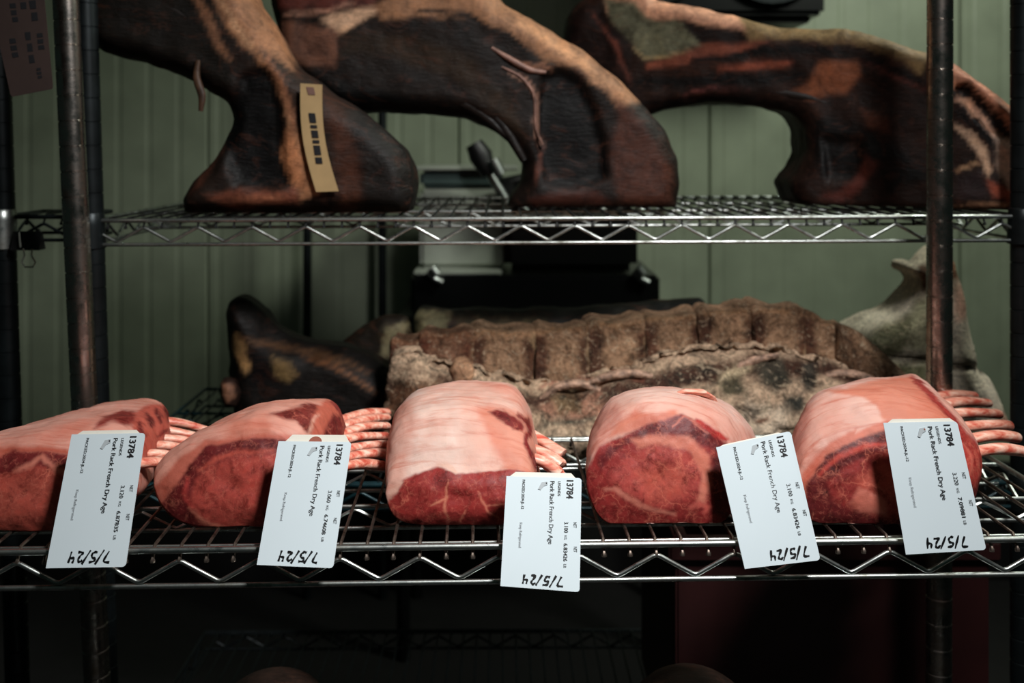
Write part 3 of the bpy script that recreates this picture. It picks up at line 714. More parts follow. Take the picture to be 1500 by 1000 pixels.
ticket([(1294, 619), (1402, 617), (1445, 805), (1327, 812)], 1.010, .985, '3.220', '7.09881', (.14, .92, -.026, 0, None), 5, 'white tag on the rightmost pork rack reading 3.220 KG 7.09881 LB')

# ------------------------------------------------------------------ aged beef: solid slabs with rounded edges, voxel-skinned
def slab(name, outline, d0, d1, mat, root, skew=None, vox=.006, bulge=.02, R=30, smooth=5, extra=None, rough=.006, seed=0, taper=0.0):
    n = len(outline); bm = bmesh.new()
    dof = (lambda x: d0) if skew is None else (lambda x: skew[1] + (x - skew[0]) / (skew[2] - skew[0]) * (skew[3] - skew[1]))
    a = [bm.verts.new(P(x, y, dof(x))) for x, y in outline]
    c = sum((v.co for v in a), Vector()) / n
    b = [bm.verts.new(Vector((v.co.x + (c.x - v.co.x) * taper, v.co.y + d1 - d0, v.co.z + (c.z - v.co.z) * taper * .3))) for v in a]
    bm.faces.new(a); bm.faces.new(b[::-1])
    for i in range(n): bm.faces.new((a[i], b[i], b[(i + 1) % n], a[(i + 1) % n]))
    bmesh.ops.recalc_face_normals(bm, faces=bm.faces[:]); bmesh.ops.triangulate(bm, faces=bm.faces[:])
    me = bpy.data.meshes.new('tmp'); 
    if extra: extra(bm)
    bm.to_mesh(me); bm.free()
    o = bpy.data.objects.new('tmp', me); COL.objects.link(o)
    m = o.modifiers.new('r', 'REMESH'); m.mode = 'VOXEL'; m.voxel_size = vox
    s = o.modifiers.new('s', 'SMOOTH'); s.factor = .5; s.iterations = smooth
    dg = bpy.context.evaluated_depsgraph_get(); me2 = bpy.data.meshes.new_from_object(o.evaluated_get(dg))
    bpy.data.objects.remove(o); me2.name = name; me2.materials.clear(); me2.materials.append(mat)
    me2.polygons.foreach_set('use_smooth', [True] * len(me2.polygons))
    o = bpy.data.objects.new(name, me2); link(o, root)
    V = vcopy(o); 
    # pillow: front and back faces curve away towards the outline
    pj0 = project(V); fy = np.full(len(V), d0) if skew is None else dof(pj0[:, 0]); q = V.copy()
    if skew is None: q[:, 1] = d0
    dist = polydist(project(q), outline)
    k = 1 - np.clip(dist / R, 0, 1); k = k * k; mid = fy + (d1 - d0) / 2
    V[:, 1] += np.where(V[:, 1] < mid, 1, -1) * k * bulge * np.clip(np.abs(V[:, 1] - mid) / (abs(d1 - d0) / 2), 0, 1)
    vset(o, V); N = vnorm(o)
    V = V + N * ((fbm(V, 18, 4, seed) - .5) * rough * 2)[:, None]; vset(o, V)
    return o
def floorz(o, z):
    V = vcopy(o); V[:, 2] = np.maximum(V[:, 2], z); vset(o, V)
def recess(o, poly, depth, soft=8):
    V = vcopy(o); N = vnorm(o); w = sstep(-soft, soft, polydist(project(V), poly)) * (N[:, 1] < .1)
    V[:, 1] += w * depth; vset(o, V)
def strand(root, pts, d, r, colour_mat, name='rib_bone', flat=.7, n=10, label=None):
    """rounded bar along a pixel polyline at distance d, smoothed"""
    p = np.array(pts, float); t = np.linspace(0, len(p) - 1, 14); P3 = []
    xs = np.interp(t, range(len(p)), p[:, 0]); ys = np.interp(t, range(len(p)), p[:, 1])
    for _ in range(2): xs[1:-1] = (xs[:-2] + 2 * xs[1:-1] + xs[2:]) / 4; ys[1:-1] = (ys[:-2] + 2 * ys[1:-1] + ys[2:]) / 4
    rad = [r * (.55 + .45 * math.sin(math.pi * min(1, max(0, i / 13)))) for i in range(14)]
    return MB().tube([P(x, y, d(x) if callable(d) else d) for x, y in zip(xs, ys)], r, n, True, flat, rad).build(name, colour_mat, root, label=label)
M_RIB = simple('dry_rib', (84, 58, 40), .55, 0, 40, .35, .6, .004); M_RIBD = simple('dark_rib', (27, 20, 17), .5, 0, 40, .35, .6, .004)
M_FASC = simple('dried_fascia', (150, 112, 98), .5, 0, 60, .3, .6, .003); M_FATP = simple('pale_dry_fat', (176, 140, 118), .6, 0, 90, .42, 1, .006)
ZUT = ZU
G_A = 'aged beef ribs on the upper shelf'
def sect(label): return thing('aged_beef_rib_section', label, 'meat', group=G_A)

A = sect('leftmost dark aged beef rib section with tan paper tag')
oA = [(60, -60), (100, 10), (125, 62), (140, 74), (200, 88), (290, 124), (326, 148), (329, 175), (319, 205), (300, 235), (271, 268), (258, 296), (262, 314), (598, 314), (604, 285), (603, 250), (590, 218), (555, 188), (520, 163), (480, 138), (450, 112), (425, 96), (398, 50), (364, 0), (342, -60)]
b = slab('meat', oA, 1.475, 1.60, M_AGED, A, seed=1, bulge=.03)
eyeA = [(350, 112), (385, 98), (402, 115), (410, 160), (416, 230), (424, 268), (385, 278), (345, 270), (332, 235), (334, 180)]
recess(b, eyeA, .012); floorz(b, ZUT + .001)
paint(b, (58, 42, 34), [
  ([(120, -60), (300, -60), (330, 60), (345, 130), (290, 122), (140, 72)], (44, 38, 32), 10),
  (line([(270, -30), (300, 20), (318, 60), (340, 90)], 14), (130, 90, 66), 4),
  ([(285, -60), (370, -60), (405, 30), (432, 95), (448, 190), (472, 285), (440, 296), (424, 210), (405, 128), (372, 80), (330, 40)], (164, 116, 84), 5),
  (line([(312, -20), (345, 40), (372, 74)], 8), (220, 170, 130), 4),
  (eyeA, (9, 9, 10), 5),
  ([(418, 190), (432, 210), (452, 282), (428, 270), (412, 225)], (200, 134, 92), 5), ([(375, 70), (420, 96), (452, 118), (448, 190), (438, 200), (420, 140)], (70, 48, 36), 5), (line([(392, 84), (410, 118), (424, 160), (432, 200)], 9), (150, 100, 72), 4),
  ([(300, 286), (350, 276), (400, 282), (436, 274), (440, 300), (330, 304)], (122, 70, 52), 5), (line([(340, 292), (380, 294), (420, 286)], 5), (176, 112, 84), 3),
  (line([(327, 180), (325, 215), (300, 252), (275, 285)], 12), (96, 56, 42), 4),
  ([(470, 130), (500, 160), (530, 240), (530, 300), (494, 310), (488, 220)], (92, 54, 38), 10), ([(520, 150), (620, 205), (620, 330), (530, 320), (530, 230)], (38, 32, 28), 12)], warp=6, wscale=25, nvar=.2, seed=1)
strand(A, [(290, 88), (287, 115), (297, 140), (294, 163)], 1.470, .006, M_RIB, 'hanging_meat_strip', label='thin dried strip hanging from the underside')
strand(A, [(150, 20), (230, 45), (300, 85), (335, 120)], 1.494, .017, M_RIBD)
strand(A, [(150, -20), (240, 5), (300, 40), (330, 70)], 1.494, .017, M_RIBD)

Bm = sect('middle aged beef rib section, high arch with golden rim')
oB = [(384, -60), (388, 0), (398, 40), (402, 66), (400, 86), (420, 104), (445, 128), (470, 150), (500, 164), (560, 163), (620, 165), (680, 172), (720, 190), (750, 215), (766, 242), (764, 268), (748, 290), (742, 316), (992, 316), (1000, 270), (998, 235), (978, 192), (945, 150), (902, 108), (862, 78), (804, 38), (735, 2), (700, -60)]
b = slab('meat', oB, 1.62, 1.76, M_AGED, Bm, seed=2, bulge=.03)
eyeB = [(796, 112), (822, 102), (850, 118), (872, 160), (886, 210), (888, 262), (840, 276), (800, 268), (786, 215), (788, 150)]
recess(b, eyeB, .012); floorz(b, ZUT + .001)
paint(b, (48, 36, 30), [
  ([(398, 30), (470, 38), (500, 34), (494, 100), (440, 98), (402, 84)], (116, 78, 62), 5),
  ([(392, -30), (560, -30), (548, 10), (470, 12), (400, 16)], (112, 58, 50), 5),
  ([(470, 30), (485, 20), (560, 8), (548, 22), (515, 40), (500, 46)], (228, 184, 150), 5), (line([(410, 22), (460, 18), (520, 6)], 6), (190, 140, 118), 4),
  ([(545, 8), (620, -30), (740, -26), (830, 22), (930, 92), (950, 140), (905, 160), (880, 128), (845, 100), (790, 84), (745, 52), (690, 28), (620, 24), (560, 30)], (168, 122, 90), 6),
  (line([(760, 34), (800, 58), (850, 92), (890, 130)], 14), (214, 158, 116), 6),
  (line([(610, 14), (680, 22), (740, 50), (780, 85)], 8), (34, 26, 24), 4),
  ([(500, 50), (600, 50), (690, 80), (750, 150), (770, 200), (740, 180), (660, 110), (560, 80), (500, 80)], (76, 56, 38), 10, None, .8),
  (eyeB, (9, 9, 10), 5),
  (line([(744, 105), (775, 122), (788, 150), (784, 200), (796, 215)], 6), (176, 134, 116), 2.5), (line([(752, 92), (780, 100), (800, 96), (812, 104)], 8), (150, 104, 80), 3),
  (line([(796, 215), (790, 245), (780, 270)], 5), (130, 80, 66), 3),
  ([(905, 150), (935, 172), (970, 215), (985, 250), (985, 300), (905, 300), (892, 230)], (98, 56, 42), 8),
  ([(770, 290), (800, 278), (870, 276), (900, 300), (780, 304)], (92, 50, 40), 5),
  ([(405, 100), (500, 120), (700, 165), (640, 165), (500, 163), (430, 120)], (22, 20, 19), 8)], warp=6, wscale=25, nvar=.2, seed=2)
for q in ([(500, 70), (600, 72), (690, 105), (745, 160), (770, 215)], [(480, 95), (600, 100), (680, 128), (735, 175), (768, 235)], [(470, 122), (600, 128), (690, 150), (750, 205)]):
    strand(Bm, q, 1.640, .018, M_RIBD)
strand(Bm, [(735, 98), (765, 112), (786, 140), (782, 185), (795, 212)], 1.622, .0045, M_FASC, 'fascia', label='pale stringy membrane')
strand(Bm, [(720, 70), (752, 90), (778, 104), (800, 106)], 1.622, .008, M_FASC, 'fascia', label='pale stringy membrane')

Cm = sect('rightmost aged beef rib section, long flat arch with grey fat cap')
oC = [(826, 60), (832, 22), (846, 4), (862, -6), (872, -40), (940, -40), (962, -4), (1000, 4), (1080, 20), (1150, 38), (1240, 38), (1296, 52), (1344, 68), (1400, 84), (1446, 116), (1500, 160), (1522, 196), (1522, 318), (1196, 318), (1170, 296), (1160, 268), (1176, 248), (1190, 222), (1186, 186), (1170, 164), (1120, 152), (1050, 149), (985, 158), (935, 174), (955, 250), (955, 318), (850, 318), (842, 160), (822, 86)]
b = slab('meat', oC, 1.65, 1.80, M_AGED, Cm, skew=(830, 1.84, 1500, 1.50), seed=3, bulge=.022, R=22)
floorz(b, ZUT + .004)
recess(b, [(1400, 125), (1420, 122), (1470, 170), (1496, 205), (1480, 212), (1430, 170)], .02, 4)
recess(b, [(1205, 200), (1262, 205), (1270, 262), (1215, 264)], .012, 8)
paint(b, (66, 42, 34), [
  ([(880, -30), (960, -26), (1060, -10), (1165, 16), (1160, 46), (1090, 44), (1000, 30), (930, 26), (890, 20)], (226, 168, 136), 4),
  ([(884, 0), (930, 4), (948, 26), (1000, 32), (1050, 56), (1012, 78), (948, 86), (924, 66), (900, 38)], (112, 112, 90), 5),
  (line([(926, 66), (946, 84), (980, 80), (1020, 72)], 6), (170, 150, 110), 3),
  ([(996, 30), (1080, 42), (1116, 56), (1030, 66), (1010, 48)], (48, 34, 32), 5),
  ([(1080, 20), (1150, 10), (1240, 10), (1310, 30), (1362, 66), (1352, 112), (1300, 82), (1240, 62), (1160, 58), (1100, 62)], (136, 112, 76), 5),
  ([(1030, 66), (1100, 60), (1130, 66), (1060, 84), (950, 104), (950, 92)], (140, 78, 60), 6),
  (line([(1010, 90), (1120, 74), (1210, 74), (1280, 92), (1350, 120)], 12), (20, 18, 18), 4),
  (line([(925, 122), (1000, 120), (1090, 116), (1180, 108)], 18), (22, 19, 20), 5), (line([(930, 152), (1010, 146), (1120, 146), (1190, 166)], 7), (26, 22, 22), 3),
  (line([(1050, 102), (1100, 94), (1160, 92)], 10), (150, 78, 58), 5), (line([(1000, 136), (1060, 130), (1100, 130)], 6), (128, 70, 66), 3),
  ([(1185, 120), (1200, 92), (1256, 86), (1262, 112), (1240, 138), (1190, 145), (1160, 136)], (136, 80, 54), 7),
  (line([(1260, 90), (1310, 112), (1356, 132)], 7), (112, 60, 52), 4),
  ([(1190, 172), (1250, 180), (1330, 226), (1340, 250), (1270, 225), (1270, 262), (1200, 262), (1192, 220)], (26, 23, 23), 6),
  ([(1256, 160), (1300, 172), (1306, 196), (1270, 190)], (110, 62, 44), 6), ([(1270, 222), (1290, 240), (1260, 280), (1230, 300), (1200, 290), (1250, 265)], (110, 54, 44), 6),
  ([(1290, 250), (1350, 240), (1358, 262), (1300, 285)], (24, 22, 22), 6),
  ([(1392, 74), (1440, 100), (1520, 165), (1530, 225), (1494, 212), (1440, 156), (1412, 128), (1392, 128)], (206, 140, 110), 4),
  ([(1398, 130), (1424, 120), (1438, 142), (1476, 176), (1496, 200), (1484, 210), (1440, 184), (1404, 156)], (34, 24, 24), 3),
  (line([(1398, 142), (1418, 150), (1444, 182), (1474, 214)], 12), (216, 166, 138), 3), (line([(1398, 162), (1430, 178), (1456, 216), (1472, 262)], 13), (24, 20, 21), 3),
  (line([(1396, 184), (1418, 198), (1438, 222), (1454, 256)], 14), (222, 182, 152), 3), ([(1456, 198), (1506, 214), (1506, 266), (1482, 284), (1464, 248)], (236, 202, 180), 5),
  (line([(1398, 250), (1415, 244), (1432, 236)], 8), (204, 160, 122), 3), ([(1400, 262), (1440, 250), (1452, 275), (1440, 290), (1400, 290)], (70, 46, 46), 5),
  ([(1448, 262), (1480, 280), (1500, 286), (1490, 300), (1455, 285)], (172, 84, 60), 5), (line([(1396, 304), (1450, 300), (1500, 296)], 5), (190, 140, 106), 2.5),
  ([(820, 10), (870, 10), (925, 60), (935, 160), (900, 170), (840, 120)], (56, 34, 30), 8), (line([(868, 20), (905, 70), (925, 120)], 8), (120, 66, 54), 4)], warp=6, wscale=22, nvar=.25, seed=3)
for q in ([(950, 110), (1050, 98), (1160, 92), (1260, 104), (1340, 138)], [(940, 142), (1040, 134), (1140, 132), (1230, 154), (1310, 196)]):
    strand(Cm, q, lambda x: 1.853 - (x - 830) / 670 * .34, .013, M_RIBD)
for i in range(5):
    strand(Cm, [(1196 + i * 16, 182 + i * 5), (1203 + i * 16, 215), (1206 + i * 15, 258)], lambda x: 1.853 - (x - 830) / 670 * .34, .006, M_RIBD, 'meat_ridge')

# tan paper tag on the leftmost rib section
tt = thing('paper_tag', 'tan paper tag stuck to the leftmost aged rib section', 'tag')
CT = Card(P(440, 122, 1.462), P(472, 124, 1.462), P(463, 281, 1.464), P(496, 280, 1.464))
k = 9; V = []; F = []
for j in range(k + 1):
    v = j / k; bow = .010 * math.sin(v * math.pi) * -1
    for u in (0, 1): p = CT.at(u, v); V.append(p + Vector((bow * .8 - .0, .0, 0)))
for j in range(k): F.append((2 * j, 2 * j + 1, 2 * j + 3, 2 * j + 2))
V += [Vector(v) + Vector((0, .0006, 0)) for v in V]; q = 2 * (k + 1)
F += [tuple(q + i for i in f)[::-1] for f in F[:k]]
mobj('tag_card', V, F, simple('tan_card', (178, 150, 106), .6, 0, 30, .06), tt)
for (v0, v1) in ((.27, .36), (.38, .41), (.43, .50), (.52, .55), (.57, .66), (.68, .74)):
    card_mesh('printed_bar', CT, [(.42, v0), (.72, v0), (.72, v1), (.42, v1)], M_INK, tt, off=.0012, th=.0002).location = (-.0075, 0, 0)
card_mesh('printed_bar', CT, [(.25, .03), (.6, .03), (.62, .1), (.3, .1)], simple('faded_print', (120, 90, 80), .6), tt, off=.0012, th=.0002)

# ------------------------------------------------------------------ dry aged loin and neighbours on the lower rear shelf
Ln = thing('dry_aged_beef_loin', 'long mouldy dry-aged beef loin with exposed vertebrae behind the pork', 'meat')
oL = [(566, 700), (560, 640), (566, 590), (575, 545), (600, 540), (680, 560), (780, 590), (840, 585), (940, 560), (1030, 535), (1100, 528), (1180, 535), (1240, 555), (1300, 570), (1345, 600), (1370, 640), (1375, 700)]
b = slab('fat_crust', oL, 1.50, 1.66, M_CRUST, Ln, vox=.005, seed=5, bulge=.06, R=80, rough=.012)
V = vcopy(b); N = vnorm(b); V = V + N * ((1 - np.abs(2 * fbm(V, 42, 2, 77) - 1)) ** 3 * .012)[:, None] * (N[:, 1] < .3)[:, None]; vset(b, V)
V = vcopy(b); t_ = np.clip((V[:, 2] - (ZL + .0)) / .16, 0, 1); V[:, 1] += np.where(V[:, 1] < 1.58, t_ ** 1.5 * .035, 0); vset(b, V)
floorz(b, ZL + .001)
lumps = []
paint(b, (216, 186, 160), [
  ([(560, 560), (680, 560), (690, 600), (600, 660), (560, 660)], (120, 82, 60), 10),
  ([(600, 540), (780, 575), (850, 575), (960, 545), (1100, 520), (1200, 530), (1320, 560), (1320, 580), (1200, 552), (1100, 550), (1000, 568), (900, 585), (800, 600), (700, 585)], (84, 54, 42), 6),
  ([(790, 590), (880, 575), (900, 600), (850, 620), (800, 612)], (190, 140, 118), 5), (line([(875, 560), (915, 548), (945, 552)], 12), (196, 120, 100), 4),
  (line([(790, 565), (840, 552), (880, 556)], 8), (170, 110, 90), 4),
  ([(780, 640), (900, 620), (960, 600), (1100, 600), (1180, 600), (1180, 660), (780, 700)], (206, 182, 158), 8),
  (line([(790, 625), (830, 618), (880, 612)], 9), (80, 82, 72), 5), ([(805, 575), (845, 570), (850, 600), (815, 610)], (128, 104, 78), 6),
  ([(1055, 545), (1090, 535), (1130, 525), (1100, 545), (1060, 570), (1050, 562)], (220, 200, 168), 4),
  ([(1105, 530), (1145, 525), (1160, 560), (1140, 575), (1112, 560)], (76, 70, 60), 6), ([(1172, 535), (1196, 530), (1192, 570), (1176, 572)], (66, 62, 56), 5),
  ([(1150, 580), (1175, 575), (1178, 600), (1150, 602)], (60, 60, 54), 5), ([(1055, 555), (1090, 550), (1095, 585), (1055, 580)], (92, 84, 66), 6),
  ([(1090, 590), (1160, 595), (1150, 640), (1080, 640)], (226, 206, 184), 6), (line([(1095, 612), (1115, 618), (1130, 612)], 9), (120, 74, 52), 4)], warp=8, wscale=30, nvar=.25, basemus=.75, seed=5)
# vertebrae: each a squared bone with a waist
M_VERT = M_CRUST
vb = [(572, 612, 497, 556), (615, 689, 487, 562), (692, 782, 484, 590), (785, 861, 481, 592), (865, 946, 473, 578), (949, 1024, 464, 562), (1030, 1104, 456, 540), (1108, 1179, 450, 534), (1183, 1246, 456, 552)]
for i, (x0, x1, y0, y1) in enumerate(vb):
    rise = [0, -2, 0, -4, -6, -6, -6, 2, 22][i]
    x0 -= 5; x1 += 5; w = x1 - x0
    ol = [(x0, y0 + 6), (x0 + w * .12, y0 - 1), (x0 + w * .3, y0 + 4), (x0 + w * .55, y0 + 7 + rise * .5), (x0 + w * .8, y0 + 2 + rise), (x1 - 2, y0 + 3 + rise), (x1, y0 + 14 + rise), (x1 - w * .02, (y0 + y1) / 2), (x1, y1 - 8 + rise * .6), (x1 - w * .2, y1 + rise * .6), (x0 + w * .2, y1), (x0, y1 - 8), (x0 + w * .02, (y0 + y1) / 2)]
    v = slab('vertebra', ol, 1.60, 1.68, M_CRUST, Ln, vox=.004, bulge=.006, R=6, smooth=3, rough=.008, seed=30 + i)
    V = vcopy(v); V[:, 1] += .018 * sstep(y1, y0, project(V)[:, 1]); vset(v, V)
    xm = (x0 + x1) / 2
    paint(v, (176, 140, 112), [([(x0 - 5, y0 + 8), (x0 + w * .24, y0 + 10), (x0 + w * .24, y1 - 12), (x0 - 5, y1 - 12)], (98, 64, 48), 6), ([(x1 - w * .22, y0 + 14), (x1 + 4, y0 + 10), (x1 + 4, y1), (x1 - w * .2, y1 - 10)], (104, 70, 52), 6),
      (line([(x1 - 3, y0), (x1 - 2, y0 + 30), (x1 - 1, y1)], 8), (186, 156, 122), 3), (line([(x0, y1 - 4), (xm, y1 - 2), (x1, y1 - 4)], 9), (172, 132, 102), 4),
      (line([(x0, y0 + 3), (xm, y0 + 6 + rise * .5), (x1, y0 + 4 + rise)], 6), (176, 134, 100), 3)] + ([([(x0 - 9, y0 - 9), (x1 + 9, y0 - 9), (x1 + 9, y1 + 9), (x0 - 9, y1 + 9)], (104, 52, 36), 4, None, .6)] if i in (0, 1) else []),
      warp=6, wscale=50, nvar=.3, basemus=.15, seed=30 + i)
b = slab('tail_end', [(1236, 478), (1262, 488), (1300, 520), (1340, 560), (1352, 590), (1300, 590), (1250, 560), (1232, 530)], 1.57, 1.65, M_CRUST, Ln, vox=.005, bulge=.02, R=20, seed=41)
paint(b, (140, 108, 84), [(line([(1262, 495), (1290, 525), (1320, 560)], 14), (176, 142, 114), 5), (line([(1250, 520), (1270, 560)], 10), (84, 56, 44), 5)], seed=41, basemus=.2)
b = slab('bone_stump', [(656, 545), (664, 530), (680, 528), (693, 540), (694, 560), (686, 585), (664, 585)], 1.555, 1.61, M_CRUST, Ln, vox=.004, bulge=.012, R=10, seed=42)
paint(b, (206, 160, 128), [([(650, 548), (664, 545), (668, 575), (655, 575)], (150, 92, 66), 4)], seed=42)
for (pts, r_) in (([(792, 586), (815, 566), (850, 560), (880, 572)], .008), ([(860, 562), (890, 550), (930, 546), (960, 552)], .008), ([(960, 600), (975, 575), (1010, 562), (1050, 560)], .009), ([(1060, 575), (1068, 545), (1100, 528), (1140, 520)], .006), ([(1180, 560), (1230, 545), (1270, 552), (1310, 575)], .008), ([(790, 640), (850, 625), (900, 620), (960, 625)], .008), ([(1090, 622), (1120, 600), (1160, 612), (1190, 625)], .009)):
    strand(Ln, pts, 1.561, r_ * 1.15, M_FATP, 'fat_fold', .8)

Lg = thing('dark_aged_beef_shank', 'dark dried beef shank with bony tip, left end of the lower rear shelf', 'meat')
oG = [(318, 462), (322, 448), (336, 440), (356, 446), (378, 462), (396, 486), (420, 500), (450, 508), (500, 516), (540, 532), (575, 556), (600, 580), (606, 640), (606, 705), (345, 705), (338, 640), (326, 560), (322, 500)]
b = slab('meat', oG, 1.675, 1.80, M_AGED, Lg, seed=7, bulge=.04, R=40); floorz(b, ZL + .001)
paint(b, (40, 34, 31), [
  ([(338, 492), (348, 490), (360, 506), (366, 530), (358, 545), (348, 536), (340, 515)], (196, 152, 102), 4),
  (line([(350, 494), (380, 502), (440, 512), (500, 528), (540, 548)], 12), (112, 78, 52), 4), ([(390, 520), (420, 526), (436, 548), (420, 558), (400, 548)], (140, 112, 72), 5),
  (line([(440, 520), (490, 536), (545, 575), (580, 590)], 7), (128, 84, 54), 3), ([(358, 515), (392, 518), (396, 552), (370, 560)], (26, 25, 28), 5),
  (line([(560, 545), (585, 552), (605, 575)], 12), (96, 74, 56), 4)], warp=7, wscale=22, nvar=.25, seed=7)
b = slab('bone_knob', [(318, 566), (326, 556), (340, 560), (347, 578), (342, 598), (326, 600), (318, 586)], 1.655, 1.70, M_AGED, Lg, vox=.004, bulge=.014, R=12, seed=8)
paint(b, (70, 48, 40), [([(324, 560), (340, 562), (344, 582), (330, 590)], (160, 112, 86), 5)], seed=8)

Rt = thing('pale_aged_beef_hindquarter', 'pale fat-covered aged beef piece rising to a point behind the right post', 'meat')
oR = [(1262, 492), (1290, 478), (1325, 464), (1350, 440), (1366, 424), (1362, 412), (1346, 404), (1348, 392), (1362, 390), (1376, 396), (1392, 378), (1402, 370), (1414, 386), (1418, 410), (1428, 450), (1440, 520), (1445, 545), (1462, 560), (1482, 600), (1495, 640), (1500, 700), (1270, 700), (1262, 560)]
b = slab('fat_crust', oR, 1.70, 1.86, M_PALE, Rt, seed=9, bulge=.03, R=30); floorz(b, ZL + .001)
recess(b, line([(1290, 520), (1350, 526), (1400, 534), (1445, 542)], 8), .014, 3)
paint(b, (244, 232, 210), [
  ([(1262, 490), (1320, 462), (1345, 450), (1340, 500), (1300, 530), (1262, 530)], (128, 126, 96), 8), ([(1335, 440), (1362, 430), (1362, 520), (1330, 515)], (176, 172, 140), 8),
  ([(1385, 370), (1414, 370), (1418, 405), (1390, 410)], (150, 96, 66), 6), ([(1395, 415), (1436, 400), (1446, 450), (1400, 470)], (228, 180, 158), 8),
  (line([(1290, 520), (1350, 526), (1400, 534), (1445, 542)], 9), (66, 52, 40), 3), ([(1340, 385), (1360, 385), (1362, 425), (1350, 430)], (110, 70, 54), 5),
  ([(1462, 600), (1500, 620), (1500, 700), (1455, 690)], (176, 136, 116), 8), ([(1290, 530), (1360, 535), (1365, 600), (1300, 590)], (160, 160, 120), 8),
  (line([(1432, 470), (1438, 490), (1436, 502)], 7), (110, 80, 48), 3)], warp=8, wscale=22, nvar=.15, basemus=.15, seed=9)

Dk = thing('dark_dried_beef_slab', 'long blackened beef slab lying behind the vertebrae, below the machine', 'meat')
b = slab('meat', [(600, 560), (602, 470), (614, 456), (700, 458), (800, 458), (900, 452), (985, 446), (1032, 440), (1040, 446), (1040, 470), (1020, 560)], 1.88, 1.97, M_AGED, Dk, seed=12, bulge=.03, R=25)
paint(b, (34, 30, 26), [([(608, 456), (660, 458), (652, 486), (612, 486)], (150, 142, 108), 7), (line([(665, 470), (740, 474), (800, 470)], 20), (88, 78, 56), 6), ([(960, 440), (1040, 436), (1040, 470), (960, 470)], (24, 24, 23), 6)], warp=8, nvar=.25, seed=12)
V = vcopy(b); zmin = V[:, 2].min(); V[:, 2] = np.where(V[:, 2] < zmin + .02, ZL + .001, V[:, 2]); vset(b, V)
Bg = thing('aged_beef_piece', 'small brown and beige aged beef piece between the dark shank and vertebrae', 'meat')
b = slab('meat', [(470, 620), (478, 530), (500, 500), (530, 476), (560, 466), (596, 464), (606, 500), (606, 620)], 1.83, 1.87, M_AGED, Bg, seed=13, bulge=.015, R=20)
paint(b, (58, 48, 36), [([(562, 480), (592, 470), (600, 474), (585, 510), (560, 530)], (150, 140, 108), 6)], warp=7, nvar=.2, seed=13)
floorz(b, ZL + .001)

# ------------------------------------------------------------------ machine on a stand behind the racks
MD = 2.62
def at(px, py, d=MD): return P(px, py, d)
def pbox(x0, y0, x1, y1, d0, d1, bev=.004):
    a = at(x0, y0); b_ = at(x1, y1); return MB().box((a.x, d0, b_.z), (b_.x, d1, a.z), bev)
mc = thing('steel_food_machine', 'stainless and black food machine with clamps, seen through the middle arch', 'machine')
pbox(603, 402, 965, 458, MD - .02, MD + .34, .008).build('base', M_BLACKMETAL, mc)
pbox(606, 396, 735, 402, MD - .01, MD + .30, .003).build('base_lip', M_STAIN, mc)
pbox(612, 278, 742, 396, MD + .04, MD + .30, .012).build('body', M_STAIN, mc)
pbox(612, 250, 735, 276, MD + .05, MD + .30, .01).build('control_panel', simple('teal_grey_panel', (74, 92, 90), .4, .2), mc)
pbox(606, 244, 760, 250, MD + .03, MD + .30, .003).build('top_plate', M_STAIN, mc)
pbox(738, 300, 935, 398, MD, MD + .28, .02).build('motor_housing', M_BLACKMETAL, mc)
MB().tube([at(745, 300, MD - .03), at(722, 262, MD - .03), at(706, 232, MD - .03)], .012, 12).build('lever', M_CHROME, mc)
MB().tube([at(716, 256, MD - .05), at(704, 228, MD - .05), at(694, 210, MD - .05)], .024, 16, True, 1, [.018, .030, .022]).build('lever_knob', M_BLACK, mc)
MB().tube([at(733, 256, MD - .07), at(722, 234, MD - .07)], .015, 14).build('lever_sleeve', M_CHROME, mc)
MB().tube([at(740, 302, MD), at(748, 268, MD), at(760, 262, MD), at(770, 300, MD)], .030, 12).build('lever_hub', M_BLACK, mc)
for cx in (640, 942):
    cl_ = MB().tube([at(cx - 14, 398, MD - .03), at(cx - 4, 408, MD - .03), at(cx + 8, 414, MD - .03)], .009, 12).build('clamp', M_CHROME, mc)
    MB().tube([at(cx - 8, 392, MD - .035), at(cx, 402, MD - .035)], .013, 12).build('clamp_screw', M_CHROME, cl_)
st = thing('machine_stand', 'black stand carrying the steel food machine', 'stand')
tb = pbox(585, 458, 985, 466, MD - .06, MD + .38, .003).build('table_top', M_BLACKMETAL, st)
a, c_ = at(592, 460), at(978, 460)
for xx in (a.x, c_.x):
    for yy in (MD - .02, MD + .34): MB().tube([(xx, yy, a.z), (xx, yy, 0)], .017, 12).build('leg', M_BLACKMETAL, st)
for i, (pxx, lab) in enumerate(((450, 'thin dark upright pole against the wall above the dark shank'), (560, 'thin dark upright pole beside the steel food machine'))):
    o = MB().tube([(0, 0, 0), (0, 0, 2.85)], .0125, 14).build('pole', M_DARKSTEEL); o.location = (at(pxx, 0, 2.95).x, 2.95, 0); tag(o, lab, 'pole')
ev = thing('cooling_unit', 'black cooling unit at the top edge, above the rightmost rib section', 'cooler')
pbox(868, -150, 1232, 12, 2.75, 3.05, .012).build('housing', M_BLACKMETAL, ev)
pbox(880, 10, 1215, 22, 2.78, 3.03, .006).build('drip_tray', M_BLACK, ev)
for cx in (960, 1130):
    fr = MB().lathe([(.13, 0), (.14, .0), (.14, .02), (.13, .02)], (0, 0, 0), 32); fr.xf(Matrix.Translation(at(cx, -70, 2.745)) @ Matrix.Rotation(math.pi / 2, 4, 'X')); fg = fr.build('fan_guard', M_DARKSTEEL, ev)

